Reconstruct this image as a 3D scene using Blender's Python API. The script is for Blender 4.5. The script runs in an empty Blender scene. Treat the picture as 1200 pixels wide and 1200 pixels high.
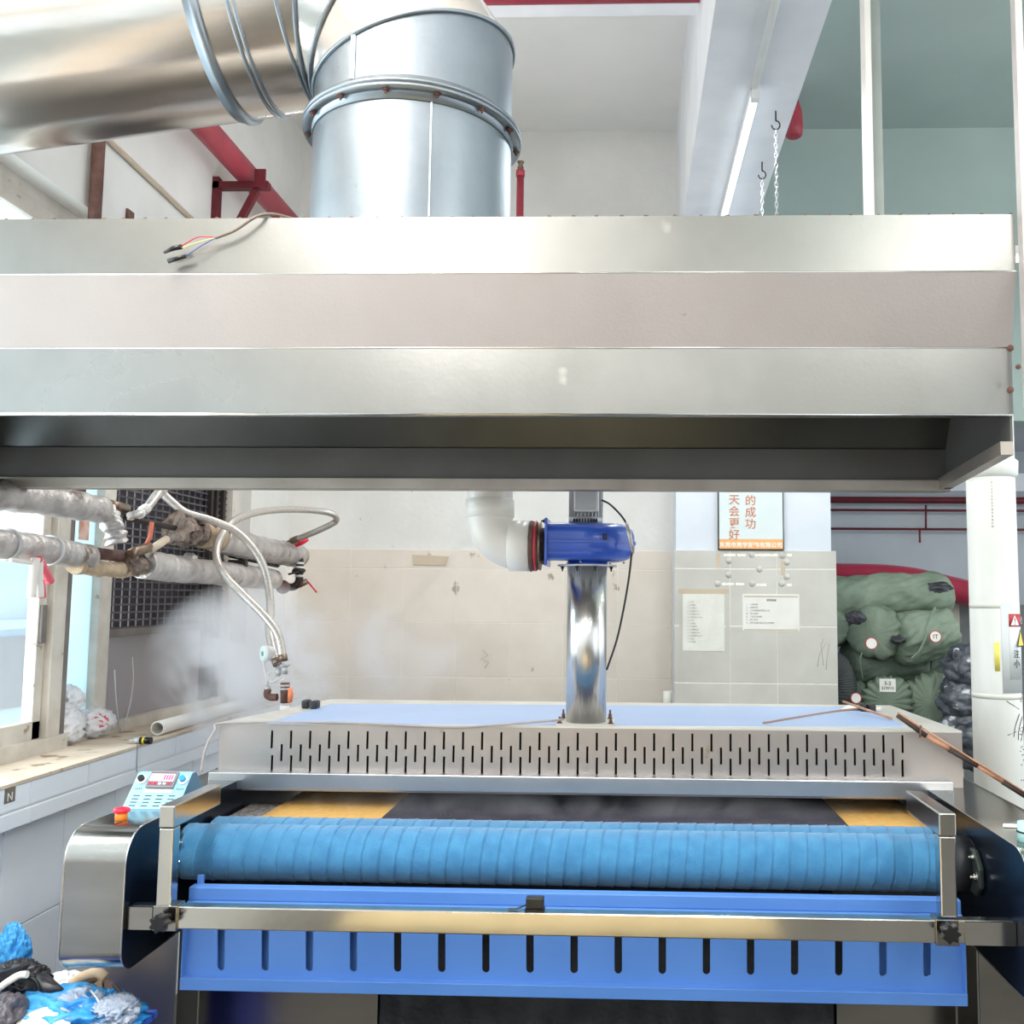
import bpy, bmesh, math, random
from mathutils import Vector, Matrix, noise
random.seed(7)
S = bpy.context.scene
COL = S.collection
PI = math.pi
V = Vector
# ------------------------------------------------------------------ camera
YAW, PIT, RHO, FPX = math.atan(35/1110), math.atan(100/1110), .0075, 1110.
CP = V((0, 0, 1.6))
cf = V((-math.sin(YAW)*math.cos(PIT), math.cos(YAW)*math.cos(PIT), math.sin(PIT)))
r0 = V((math.cos(YAW), math.sin(YAW), 0)); u0 = r0.cross(cf)
cr = r0*math.cos(RHO)+u0*math.sin(RHO); cu = u0*math.cos(RHO)-r0*math.sin(RHO)
cd = bpy.data.cameras.new('camera'); co = bpy.data.objects.new('camera', cd); COL.objects.link(co)
co.matrix_world = Matrix(((cr.x, cu.x, -cf.x, CP.x), (cr.y, cu.y, -cf.y, CP.y), (cr.z, cu.z, -cf.z, CP.z), (0, 0, 0, 1)))
cd.sensor_fit = 'HORIZONTAL'; cd.sensor_width = 36; cd.lens = 36*FPX/1200; cd.shift_x = -100/1200; cd.shift_y = 0
cd.clip_start = .05; S.camera = co
def ray(px, py): return cf+cr*((px-700)/FPX)-cu*((py-600)/FPX)
def PY(px, py, Y): d = ray(px, py); return CP+d*(Y/d.y)
def PX(px, py, X): d = ray(px, py); return CP+d*(X/d.x)
def PZ(px, py, Z): d = ray(px, py); return CP+d*((Z-1.6)/d.z)
# ------------------------------------------------------------------ world, exposure, lights
S.view_settings.view_transform = 'Standard'; S.view_settings.look = 'None'
S.view_settings.gamma = 1; S.view_settings.use_curve_mapping = False
S.view_settings.exposure = 0.08
W = bpy.data.worlds.new('world'); S.world = W; W.use_nodes = True
bg = W.node_tree.nodes['Background']; bg.inputs[0].default_value = (.86, .94, 1, 1); bg.inputs[1].default_value = 2.0
S.cycles.use_denoising = True; S.cycles.max_bounces = 10; S.cycles.diffuse_bounces = 5; S.cycles.volume_bounces = 3
S.cycles.sample_clamp_indirect = 6; S.cycles.volume_step_rate = 2.0; S.cycles.volume_max_steps = 128
def area(name, loc, sx, sy, power, rot, color=(1, 1, 1)):
    l = bpy.data.lights.new(name, 'AREA'); l.shape = 'RECTANGLE'; l.size = sx; l.size_y = sy; l.energy = power; l.color = color
    o = bpy.data.objects.new(name, l); COL.objects.link(o); o.location = loc; o.rotation_euler = rot
    return o
# added fill lights, out of view, in rows above and behind the camera
for i, (x, y, e) in enumerate([(-1.0, 0.9, 46), (-1.0, -1.2, 34), (1.6, .6, 34), (1.6, -1.6, 34), (3.2, 2.5, 22), (.3, -2.6, 34)]):
    area('added_hall_fill', (x, y, 3.4), 1.5, .25, e, (0, 0, PI/2 if i < 5 else 0), (1, .97, .93))
    area('added_hall_fill', (x, y, 3.45), 1.5, .25, e*1.35, (PI, 0, PI/2 if i < 5 else 0), (1, .97, .93))
area('window_daylight', (-2.5, 2.1, 2.0), 3.2, 1.8, 150, (0, -PI/2, 0), (.9, .96, 1))

# ------------------------------------------------------------------ materials
def lin(c): return tuple((x/255/12.92 if x/255 <= .04045 else ((x/255+.055)/1.055)**2.4) for x in c)
MATS = {}
def mat(name, c1, c2=None, rough=.5, metal=0, scale=6, bump=0, bscale=60, stretch=(1, 1, 1), rvar=0, alpha=1, trans=0,
        objvar=0, emis=0, spots=None, contrast=(.35, .65), sheen=0, coat=0):
    m = bpy.data.materials.new(name); m.use_nodes = True; MATS[name] = m
    nt = m.node_tree; N = nt.nodes; L = nt.links; b = N['Principled BSDF']
    b.inputs['Roughness'].default_value = rough; b.inputs['Metallic'].default_value = metal
    b.inputs['Alpha'].default_value = alpha; b.inputs['Transmission Weight'].default_value = trans
    if coat: b.inputs['Coat Weight'].default_value = coat
    if sheen: b.inputs['Sheen Weight'].default_value = sheen
    c1 = lin(c1); c2 = lin(c2) if c2 else c1
    tc = N.new('ShaderNodeTexCoord'); mp = N.new('ShaderNodeMapping'); mp.inputs['Scale'].default_value = stretch
    src = tc.outputs['Object']
    if objvar:
        ob = N.new('ShaderNodeObjectInfo'); va = N.new('ShaderNodeVectorMath'); va.operation = 'ADD'
        L.new(src, va.inputs[0]); L.new(ob.outputs['Location'], va.inputs[1]); src = va.outputs[0]
    L.new(src, mp.inputs[0])
    nz = N.new('ShaderNodeTexNoise'); nz.inputs['Scale'].default_value = scale; nz.inputs['Detail'].default_value = 5
    L.new(mp.outputs[0], nz.inputs['Vector'])
    rp = N.new('ShaderNodeValToRGB'); rp.color_ramp.elements[0].position = contrast[0]; rp.color_ramp.elements[1].position = contrast[1]
    rp.color_ramp.elements[0].color = (*c1, 1); rp.color_ramp.elements[1].color = (*c2, 1)
    L.new(nz.outputs['Fac'], rp.inputs[0]); out = rp.outputs[0]
    if objvar:
        oi = N.new('ShaderNodeObjectInfo'); mr = N.new('ShaderNodeMapRange'); mr.inputs[3].default_value = 1-objvar; mr.inputs[4].default_value = 1+objvar
        hs = N.new('ShaderNodeHueSaturation'); L.new(oi.outputs['Random'], mr.inputs[0]); L.new(mr.outputs[0], hs.inputs['Value'])
        L.new(out, hs.inputs['Color']); out = hs.outputs[0]
    if spots:   # (colour, scale, threshold)
        n2 = N.new('ShaderNodeTexNoise'); n2.inputs['Scale'].default_value = spots[1]; n2.inputs['Detail'].default_value = 3
        L.new(src, n2.inputs['Vector'])
        r2 = N.new('ShaderNodeValToRGB'); r2.color_ramp.elements[0].position = spots[2]; r2.color_ramp.elements[1].position = min(1, spots[2]+.05)
        L.new(n2.outputs['Fac'], r2.inputs[0]); mx = N.new('ShaderNodeMixRGB'); L.new(r2.outputs[0], mx.inputs[0])
        L.new(out, mx.inputs[1]); mx.inputs[2].default_value = (*lin(spots[0]), 1); out = mx.outputs[0]
    L.new(out, b.inputs['Base Color'])
    if emis:
        L.new(out, b.inputs['Emission Color']); b.inputs['Emission Strength'].default_value = emis
    if rvar:
        mr = N.new('ShaderNodeMapRange'); mr.inputs[3].default_value = max(0, rough-rvar); mr.inputs[4].default_value = rough+rvar
        L.new(nz.outputs['Fac'], mr.inputs[0]); L.new(mr.outputs[0], b.inputs['Roughness'])
    if bump:
        n3 = N.new('ShaderNodeTexNoise'); n3.inputs['Scale'].default_value = bscale; n3.inputs['Detail'].default_value = 4
        L.new(mp.outputs[0], n3.inputs['Vector']); bp = N.new('ShaderNodeBump'); bp.inputs['Strength'].default_value = bump; bp.inputs['Distance'].default_value = .01
        L.new(n3.outputs['Fac'], bp.inputs['Height']); L.new(bp.outputs[0], b.inputs['Normal'])
    return m
M_plaster = mat('plaster', (232, 231, 227), (222, 221, 216), .85, scale=3, bump=.15, bscale=30, spots=((190, 186, 180), 25, .74))
M_ceil = mat('ceiling_paint', (236, 235, 232), (228, 228, 225), .85, scale=2)
M_green = mat('pale_green_tone', (166, 181, 176), (156, 171, 166), .7, scale=1.5)  # pale grey-green of the right bay ceiling and upper wall
M_beam = mat('beam_paint', (240, 242, 246), (228, 231, 236), .6, scale=4)
M_grey_wall = mat('grey_wall_paint', (178, 184, 190), (166, 172, 178), .8, scale=2)
M_tile = mat('cream_tile', (234, 224, 212), (224, 213, 200), .35, scale=5, objvar=.025, spots=((172, 158, 142), 9, .7), contrast=(.3, .7))
M_tile2 = mat('grey_tile', (206, 203, 195), (196, 193, 184), .4, scale=5, objvar=.03, spots=((170, 162, 148), 12, .72))
M_wtile = mat('white_tile', (236, 242, 250), (226, 234, 246), .3, scale=3, objvar=.02, spots=((168, 160, 152), 14, .74))
M_grout = mat('grout', (244, 238, 230), (232, 224, 214), .9, scale=20)
M_dgrout = mat('dirty_grout', (120, 108, 98), (80, 72, 66), .9, scale=20)
M_floor = mat('concrete_floor', (88, 84, 78), (72, 69, 64), .6, scale=2)
M_steel = mat('brushed_steel', (205, 204, 200), (186, 184, 178), .3, 1, scale=2.2, bump=.04, bscale=25, stretch=(1, 1, 12), rvar=.06)
M_hood = mat('hood_steel', (160, 159, 156), (136, 136, 132), .3, 1, scale=1.6, bump=.02, bscale=90, rvar=.1, spots=((168, 166, 160), 7, .68))
M_hood_dull = mat('dull_galvanised_sheet', (174, 167, 164), (160, 152, 149), .55, .55, scale=1.2, bump=.06, bscale=160, spots=((150, 140, 134), 30, .74))
M_hood_in = mat('shaded_hood_interior', (86, 88, 88), (66, 68, 68), .38, .85, scale=2)  # shade under the hood put into the darker colour
M_galv = mat('galvanised_duct', (158, 166, 173), (136, 144, 151), .42, 1, scale=3, bump=.05, bscale=40, spots=((140, 146, 150), 40, .7))
M_bright = mat('bright_duct_steel', (222, 216, 210), (208, 200, 194), .2, 1, scale=1.5, bump=.12, bscale=5, stretch=(.5, 3, 3))
M_chrome = mat('polished_stainless', (214, 212, 208), (200, 197, 190), .17, 1, scale=4, bump=.06, bscale=7)
M_cover = mat('housing_stainless', (164, 161, 156), (146, 143, 138), .2, 1, scale=2, bump=.03, bscale=50, stretch=(1, 1, 5))
M_box = mat('steam_box_steel', (198, 190, 185), (178, 170, 166), .38, .9, scale=2, rvar=.08, spots=((166, 150, 134), 9, .68))
M_strip = mat('steam_box_strip', (206, 208, 212), (190, 192, 196), .3, .95, scale=3)
M_film = mat('blue_protective_film', (172, 192, 224), (162, 183, 218), .45, scale=2)
M_whitesteel = mat('pale_steel_rim', (224, 220, 212), (206, 202, 194), .4, .4, scale=6)
M_dark = mat('black_interior', (20, 22, 24), (30, 32, 34), .7)
M_navy = mat('dark_navy_steel', (24, 34, 50), (34, 44, 60), .25, .7, scale=3)
M_blue = mat('blue_painted_tray', (84, 130, 200), (76, 122, 192), .42, scale=3, spots=((40, 84, 170), 50, .78))
M_wrap = mat('blue_roller_wrap', (58, 128, 172), (46, 114, 160), .8, scale=30, bump=.35, bscale=420, stretch=(1, 1, 1), sheen=.3)
M_belt = mat('yellow_mesh_belt', (240, 192, 112), (226, 172, 90), .7, scale=60, bump=.6, bscale=300, stretch=(1, 2, 1))
M_fabric = mat('dark_fabric', (46, 44, 58), (62, 56, 68), .95, scale=14, bump=.8, bscale=120, spots=((120, 84, 58), 60, .72))
M_cloth = mat('black_hanging_cloth', (22, 24, 28), (44, 46, 48), .8, scale=8, bump=.6, bscale=60)
M_perf = mat('perforated_plate', (150, 145, 143), (206, 202, 200), .5, .6, scale=90, contrast=(.45, .55))
M_rubber = mat('black_rubber', (28, 30, 34), (38, 40, 44), .5)
M_panel = mat('control_panel_blue', (150, 205, 232), (142, 198, 226), .45)
M_panelS = mat('control_panel_side', (92, 128, 150), (84, 120, 142), .5)
M_grey = mat('grey_plastic', (150, 148, 150), (130, 128, 130), .5)
M_white = mat('white_plastic', (236, 236, 234), (226, 226, 222), .4)
M_pvc = mat('white_pvc', (238, 234, 228), (226, 220, 212), .3, scale=4)
M_red = mat('red_plastic', (226, 22, 60), rough=.35)
M_orange = mat('orange_plastic', (250, 140, 40), rough=.4)
M_bluebtn = mat('blue_button', (50, 150, 220), rough=.3)
M_black = mat('black_plastic', (22, 22, 24), rough=.35)
M_blower = mat('blue_enamel', (52, 92, 190), (44, 82, 180), .28, scale=3, coat=.3)
M_alu = mat('cast_aluminium', (206, 206, 208), (184, 184, 186), .45, .35)
M_redpipe = mat('red_fire_pipe', (172, 62, 78), (154, 50, 64), .45, scale=8, spots=((120, 70, 66), 20, .68))
M_dred = mat('dark_red_paint', (108, 22, 36), (88, 16, 28), .55)
M_rust = mat('rusty_pipe', (120, 88, 78), (88, 60, 54), .8, scale=18, bump=.3)
M_foil = mat('foil_insulation', (206, 200, 196), (168, 160, 156), .42, .5, scale=14, bump=1.0, bscale=26, spots=((130, 116, 106), 12, .64))
M_wool = mat('torn_insulation', (150, 132, 120), (96, 82, 76), .95, scale=40, bump=1, bscale=60)
M_kraft = mat('brown_wrap', (190, 168, 140), (160, 138, 112), .8, scale=20, bump=.5)
M_hose = mat('braided_hose', (206, 200, 194), (176, 168, 160), .35, .6, scale=200)
M_brass = mat('tarnished_brass', (150, 128, 108), (116, 98, 84), .4, .8, scale=60)
M_iron = mat('black_iron', (58, 50, 48), (44, 38, 36), .6, .3)
M_tape = mat('white_thread_tape', (224, 220, 214), rough=.7)
M_frame = mat('window_frame_paint', (214, 208, 198), (196, 188, 176), .5, scale=10, spots=((150, 136, 120), 20, .68))
M_framed = mat('window_frame_dark', (128, 120, 114), (104, 98, 94), .5)
M_ledge = mat('dusty_ledge', (216, 202, 184), (196, 180, 160), .7, scale=6, spots=((150, 122, 98), 12, .6))
M_frost = mat('frosted_board', (214, 232, 240), (200, 220, 230), .3, scale=3, trans=.0, stretch=(1, 1, .3))
M_grille = mat('grille_wire', (104, 100, 104), (84, 80, 84), .6, .3)
M_dpan = mat('dark_outer_board', (52, 48, 54), (72, 68, 74), .8, scale=4)
M_plate = mat('grey_lower_board', (150, 142, 142), (128, 120, 120), .6, scale=3)
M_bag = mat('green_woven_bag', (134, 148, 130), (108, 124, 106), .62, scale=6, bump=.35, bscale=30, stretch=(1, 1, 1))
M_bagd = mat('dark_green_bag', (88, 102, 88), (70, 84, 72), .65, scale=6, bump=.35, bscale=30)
M_dplastic = mat('black_inner_plastic', (40, 40, 44), (58, 58, 64), .4, bump=.3, bscale=20)
M_crimson = mat('crimson_cloth', (158, 12, 56), (140, 8, 46), .7, sheen=.3)
M_gplastic = mat('grey_plastic_wrap', (92, 96, 104), (46, 50, 58), .2, scale=9, bump=1, bscale=16, spots=((190, 194, 200), 14, .62))
M_net = mat('dark_net', (70, 78, 76), (50, 58, 56), .7, scale=80)
M_column = mat('column_pvc', (240, 240, 236), (228, 229, 222), .35, scale=2, spots=((188, 184, 172), 18, .74))
M_paper = mat('paper', (238, 236, 230), (228, 226, 218), .7)
M_paperv = mat('laminated_paper', (234, 233, 224), (224, 222, 212), .25, scale=9, bump=.6, bscale=10)
M_postw = mat('poster_face', (220, 230, 230), (214, 224, 224), .35)
M_posto = mat('poster_orange', (240, 176, 112), rough=.5)
M_ink = mat('orange_ink', (206, 128, 88), rough=.5)
M_inkw = mat('white_ink', (246, 240, 230), rough=.5)
M_inkk = mat('black_ink', (40, 38, 38), rough=.6)
M_inkg = mat('grey_ink', (150, 140, 134), rough=.7)
M_signr = mat('sign_red', (186, 34, 48), rough=.4)
M_signg = mat('sign_film', (222, 226, 226), (222, 226, 226), .85, bump=.2, bscale=8)
M_yel = mat('yellow_sign', (232, 206, 30), rough=.4)
M_yeltape = mat('yellow_tape', (244, 232, 110), rough=.6)
M_tapeb = mat('brown_tape', (206, 190, 168), (196, 178, 156), .5)
M_copper = mat('brown_wrap_tape', (206, 152, 118), (176, 124, 94), .4, scale=25)
M_dkmetal = mat('dark_wire_wrap', (70, 54, 48), (50, 40, 36), .6)
M_tube = mat('lamp_tube', (240, 248, 255), emis=2.2)
M_lcd = mat('display_face', (236, 214, 224), (240, 226, 230), .3, emis=.25)
M_lcdr = mat('display_digits', (250, 60, 110), emis=.6)
M_cyanbag = mat('light_blue_bag', (74, 168, 226), (40, 132, 206), .4, scale=9, bump=.8, bscale=20)
M_blkbag = mat('black_sheet', (24, 24, 28), (40, 40, 46), .35, bump=.5, bscale=14)
M_card = mat('cardboard', (206, 172, 136), (184, 148, 112), .85, scale=8)
M_bin = mat('blue_crate_plastic', (34, 66, 200), (28, 56, 184), .35)
M_mint = mat('mint_plastic', (176, 226, 226), rough=.4)
M_sheetW = mat('thin_white_bag', (250, 250, 252), (240, 240, 244), .3, scale=12, bump=.5, bscale=18, alpha=.85)
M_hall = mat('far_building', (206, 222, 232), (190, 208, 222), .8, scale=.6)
M_groundout = mat('outdoor_ground', (120, 130, 124), (150, 156, 150), .9)
def glass_mat():
    m = bpy.data.materials.new('window_glass'); m.use_nodes = True; N = m.node_tree.nodes; L = m.node_tree.links
    N.remove(N['Principled BSDF']); o = N['Material Output']
    t = N.new('ShaderNodeBsdfTransparent'); t.inputs[0].default_value = (.93, .97, .98, 1)
    g = N.new('ShaderNodeBsdfGlossy'); g.inputs['Roughness'].default_value = .05
    d = N.new('ShaderNodeBsdfDiffuse'); d.inputs[0].default_value = (.85, .9, .92, 1)
    m1 = N.new('ShaderNodeMixShader'); m1.inputs[0].default_value = .08; L.new(t.outputs[0], m1.inputs[1]); L.new(g.outputs[0], m1.inputs[2])
    m2 = N.new('ShaderNodeMixShader'); m2.inputs[0].default_value = .15; L.new(m1.outputs[0], m2.inputs[1]); L.new(d.outputs[0], m2.inputs[2])
    L.new(m2.outputs[0], o.inputs[0]); return m
M_glass = glass_mat()
def translucent(name, c, f=.6):
    m = bpy.data.materials.new(name); m.use_nodes = True; N = m.node_tree.nodes; L = m.node_tree.links
    b = N['Principled BSDF']; b.inputs['Base Color'].default_value = (*lin(c), 1); b.inputs['Roughness'].default_value = .4
    t = N.new('ShaderNodeBsdfTranslucent'); t.inputs[0].default_value = (*lin(c), 1); mx = N.new('ShaderNodeMixShader'); mx.inputs[0].default_value = f
    nz = N.new('ShaderNodeTexNoise'); nz.inputs['Scale'].default_value = 4; tc = N.new('ShaderNodeTexCoord'); L.new(tc.outputs['Object'], nz.inputs['Vector'])
    mr = N.new('ShaderNodeMapRange'); mr.inputs[3].default_value = f-.1; mr.inputs[4].default_value = f+.1; L.new(nz.outputs['Fac'], mr.inputs[0]); L.new(mr.outputs[0], mx.inputs[0])
    L.new(b.outputs[0], mx.inputs[1]); L.new(t.outputs[0], mx.inputs[2]); L.new(mx.outputs[0], N['Material Output'].inputs[0]); return m
M_frost = translucent('frosted_board', (222, 240, 246), .75)
M_plate = translucent('hazy_lower_sheet', (176, 170, 172), .35)

# ------------------------------------------------------------------ helpers
class MB:
    def __init__(s): s.b = bmesh.new()
    def box(s, x0, y0, z0, x1, y1, z1, bev=0):
        b = s.b if not bev else bmesh.new()
        vs = [b.verts.new(p) for p in ((x0, y0, z0), (x1, y0, z0), (x1, y1, z0), (x0, y1, z0), (x0, y0, z1), (x1, y0, z1), (x1, y1, z1), (x0, y1, z1))]
        for f in ((0, 3, 2, 1), (4, 5, 6, 7), (0, 1, 5, 4), (1, 2, 6, 5), (2, 3, 7, 6), (3, 0, 4, 7)): b.faces.new([vs[i] for i in f])
        if bev:
            bmesh.ops.bevel(b, geom=list(b.edges), offset=bev, segments=2, affect='EDGES', profile=.5); s.merge(b)
        return s
    def merge(s, b, M=None):
        me = bpy.data.meshes.new('t'); b.to_mesh(me); b.free()
        if M: me.transform(M)
        s.b.from_mesh(me); bpy.data.meshes.remove(me)
    def hexa(s, p):   # 8 points: bottom 4 ccw, top 4 ccw
        vs = [s.b.verts.new(q) for q in p]
        for f in ((0, 3, 2, 1), (4, 5, 6, 7), (0, 1, 5, 4), (1, 2, 6, 5), (2, 3, 7, 6), (3, 0, 4, 7)): s.b.faces.new([vs[i] for i in f])
        return s
    def beam(s, a, b, w, h, up=(0, 0, 1)):
        a, b = V(a), V(b); d = (b-a).normalized(); sd = d.cross(V(up)).normalized()*w/2; u = sd.normalized().cross(d)*h/2
        return s.hexa([a-sd-u, a+sd-u, b+sd-u, b-sd-u, a-sd+u, a+sd+u, b+sd+u, b-sd+u])
    def tube(s, pts, r, n=12, caps=True, closed=False):
        pts = [V(p) for p in pts]; m = len(pts); rings = []
        rr = r if hasattr(r, '__len__') else [r]*m
        prev = None
        for i, p in enumerate(pts):
            if closed: d = (pts[(i+1) % m]-pts[i-1])
            else: d = (pts[min(i+1, m-1)]-pts[max(i-1, 0)])
            d.normalize()
            if prev is None:
                a = V((0, 0, 1)) if abs(d.z) < .9 else V((1, 0, 0)); x = d.cross(a).normalized()
            else: x = (prev-d*prev.dot(d)).normalized()
            prev = x; y = d.cross(x)
            rings.append([s.b.verts.new(p+(x*math.cos(2*PI*k/n)+y*math.sin(2*PI*k/n))*rr[i]) for k in range(n)])
        for i in range(m if closed else m-1):
            A, B = rings[i], rings[(i+1) % m]
            for k in range(n):
                f = s.b.faces.new((A[k], A[(k+1) % n], B[(k+1) % n], B[k])); f.smooth = True
        if caps and not closed:
            s.b.faces.new(rings[0][::-1]); s.b.faces.new(rings[-1])
        return s
    def cyl(s, a, b, r, n=24, r2=None): return s.tube([a, b], [r, r if r2 is None else r2], n)
    def lathe(s, a, axis, prof, n=32, fn=None, caps=True):   # prof: (dist along axis, radius); sharp breaks where two dists are equal
        a = V(a); d = V(axis).normalized(); t = V((0, 0, 1)) if abs(d.z) < .9 else V((1, 0, 0)); x = d.cross(t).normalized(); y = d.cross(x)
        rings = []
        for (h, r) in prof:
            rings.append([s.b.verts.new(a+d*h+(x*math.cos(2*PI*k/n)+y*math.sin(2*PI*k/n))*(r if fn is None else fn(h, 2*PI*k/n, r))) for k in range(n)])
        for A, B in zip(rings, rings[1:]):
            for k in range(n):
                f = s.b.faces.new((A[k], A[(k+1) % n], B[(k+1) % n], B[k])); f.smooth = True
        if caps:
            if prof[0][1] > 1e-4: s.b.faces.new(rings[0][::-1])
            if prof[-1][1] > 1e-4: s.b.faces.new(rings[-1])
        return s
    def prism(s, pts, ext):   # planar polygon swept by vector
        e = V(ext); A = [s.b.verts.new(V(p)) for p in pts]; B = [s.b.verts.new(V(p)+e) for p in pts]; n = len(pts)
        s.b.faces.new(A[::-1]); s.b.faces.new(B)
        for i in range(n): s.b.faces.new((A[i], A[(i+1) % n], B[(i+1) % n], B[i]))
        return s
    def blob(s, c, rad, amp=.2, freq=3, sub=4, seed=0, floor=None, ridged=False):
        b = bmesh.new(); bmesh.ops.create_icosphere(b, subdivisions=sub, radius=1)
        for v in b.verts:
            q = v.co*freq+V((seed*7.3, seed*3.1, 0)); n1 = noise.fractal(q, .8, 2.1, 4)
            if ridged: n1 = .5-abs(n1)*1.6
            k = 1+amp*n1
            v.co = V((v.co.x*rad[0]*k, v.co.y*rad[1]*k, v.co.z*rad[2]*k))+V(c)
            if floor is not None and v.co.z < floor: v.co.z = floor
        for f in b.faces: f.smooth = True
        s.merge(b); return s
    def build(s, name, m, parent=None, bevel=0, center=False):
        bmesh.ops.recalc_face_normals(s.b, faces=list(s.b.faces))
        me = bpy.data.meshes.new(name); s.b.to_mesh(me); s.b.free()
        o = bpy.data.objects.new(name, me); me.materials.append(m); COL.objects.link(o)
        if parent is not None:
            o.parent = parent; off = wloc(parent)
            if center:
                c = sum((v.co for v in me.vertices), V())/len(me.vertices); o.location = c-off; off = c
            me.transform(Matrix.Translation(-off)); o['w'] = list(off)
        else:
            xs = [v.co for v in me.vertices]; c = V(((min(p.x for p in xs)+max(p.x for p in xs))/2, (min(p.y for p in xs)+max(p.y for p in xs))/2, min(p.z for p in xs)))
            me.transform(Matrix.Translation(-c)); o.location = c
        if bevel:
            md = o.modifiers.new('bevel', 'BEVEL'); md.width = bevel; md.segments = 2; md.limit_method = 'ANGLE'
        return o
def wloc(o):
    p = V(o.location)
    while o.parent: o = o.parent; p += V(o.location)
    return p
def tag(o, label, cat, group=None):
    o['label'] = label; o['category'] = cat
    if group: o['group'] = group
    return o
def thing(name, label, cat, loc, group=None):
    o = bpy.data.objects.new(name, None); COL.objects.link(o); o.location = V(loc); o.empty_display_size = .05
    return tag(o, label, cat, group)
def struct(o): o['kind'] = 'structure'; return o
def box(name, m, x0, y0, z0, x1, y1, z1, parent=None, bev=0):
    return MB().box(x0, y0, z0, x1, y1, z1, bev).build(name, m, parent)
def lab(o, l): o['label'] = l; return o
def dup_mesh(o, loc, parent):
    c = o.copy(); COL.objects.link(c); c.parent = parent; c.location = V(loc); return c
def boolean(o, cutter_mb):
    c = cutter_mb.build('cut', M_dark); md = o.modifiers.new('b', 'BOOLEAN'); md.object = c; md.operation = 'DIFFERENCE'; md.solver = 'EXACT'
    dg = bpy.context.evaluated_depsgraph_get(); me = bpy.data.meshes.new_from_object(o.evaluated_get(dg))
    o.modifiers.clear(); old = o.data; o.data = me; bpy.data.meshes.remove(old); bpy.data.objects.remove(c)
    return o
def text(name, body, size, m, M, parent, ext=.0004, align='CENTER', spacing=1.0, bold=0):
    cu_ = bpy.data.curves.new(name, 'FONT'); cu_.body = body; cu_.size = size; cu_.extrude = ext; cu_.align_x = align; cu_.resolution_u = 3; cu_.space_character = spacing; cu_.offset = bold
    t = bpy.data.objects.new(name, cu_); COL.objects.link(t)
    dg = bpy.context.evaluated_depsgraph_get(); me = bpy.data.meshes.new_from_object(t.evaluated_get(dg))
    bpy.data.objects.remove(t); me.transform(M); me.materials.clear(); me.materials.append(m)
    o = bpy.data.objects.new(name, me); COL.objects.link(o)
    if parent is not None: me.transform(Matrix.Translation(-wloc(parent))); o.parent = parent
    return o
def facing(p, yaw=0): return Matrix.Translation(V(p)) @ Matrix.Rotation(yaw, 4, 'Z') @ Matrix.Rotation(PI/2, 4, 'X')
def smooth_path(pts, k=6):
    pts = [V(p) for p in pts]; out = []
    P_ = [pts[0]*2-pts[1]]+pts+[pts[-1]*2-pts[-2]]
    for i in range(1, len(P_)-2):
        a, b, c, d = P_[i-1:i+3]
        for j in range(k):
            t = j/k; out.append(.5*((2*b)+(c-a)*t+(2*a-5*b+4*c-d)*t*t+(3*b-a-3*c+d)*t**3))
    return out+[pts[-1]]
def hexbolt(p, axis, r=.007, h=.006, washer=True):
    m = MB(); p = V(p); a = V(axis).normalized()
    if washer: m.cyl(p, p+a*.002, r*1.5, 14)
    m.cyl(p, p+a*h, r, 6); m.cyl(p+a*h, p+a*(h*1.9), r*.5, 8); return m

XW, YB, ZC = -1.92, 5.30, 4.31
# ------------------------------------------------------------------ SETTING
struct(box('floor', M_floor, -2.2, -4, -.1, 5.5, 5.7, 0))
struct(box('ceiling', M_ceil, -2.2, -4, ZC, .28, 5.7, ZC+.12))
struct(box('ceiling', M_green, .28, -4, ZC, 5.5, 5.7, ZC+.12))
# left wall: below the window, above it, the end beyond it
HZ = 2.965; WY1 = 4.76
wl = struct(MB().box(-2.15, -2.5, 0, -1.80, 5.3, .93).box(-2.15, -2.5, .93, -1.758, 5.3, 1.05)
            .box(-2.15, -2.5, HZ, XW, 5.3, ZC).box(-2.15, WY1, 1.0, XW, 5.3, HZ).box(-2.15, -2.5, 1.0, XW, -1.6, HZ).build('wall_left', M_plaster))
ff = bpy.data.meshes.new('tile_l')
def tile_mesh(name, w, h, t, m, axis):  # a tile lying against a wall, thin bevelled slab; axis 'x' for wall_left, 'y' for wall_back
    b = MB()
    if axis == 'x': b.box(0, 0, 0, t, w, h, .0015)
    else: b.box(0, -t, 0, w, 0, h, .0015)
    me = bpy.data.meshes.new(name); bmesh.ops.recalc_face_normals(b.b, faces=list(b.b.faces)); b.b.to_mesh(me); b.b.free(); me.materials.append(m); return me
def tile(me, loc, parent):
    o = bpy.data.objects.new('tile', me); COL.objects.link(o); o.parent = parent; o.location = V(loc)-wloc(parent); return o
# ledge: top slab, front tiles, molding under, tall tiles below
struct(lab(box('trim_1', M_ledge, -2.05, -1.6, 1.05, -1.748, 5.29, 1.06), 'dusty beige window ledge'))
g_ = .003
te = tile_mesh('ledge_tile', .3-g_, .066, .008, M_wtile, 'x')
for k in range(16):
    tile(te, (-1.758, .6+.3*k+.1, .982), wl) if .6+.3*k+.4 < 5.3 else None
tm = tile_mesh('molding_tile', .6-g_, .045, .012, M_wtile, 'x')
for k in range(7): tile(tm, (-1.758, 1.0+.6*k, .93), wl)
tl = tile_mesh('lower_tile', .3-g_, .297, .008, M_wtile, 'x')
for k in range(14):
    for j in range(3): tile(tl, (-1.80, .95+.3*k, .922-.3*(j+1)), wl)
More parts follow.
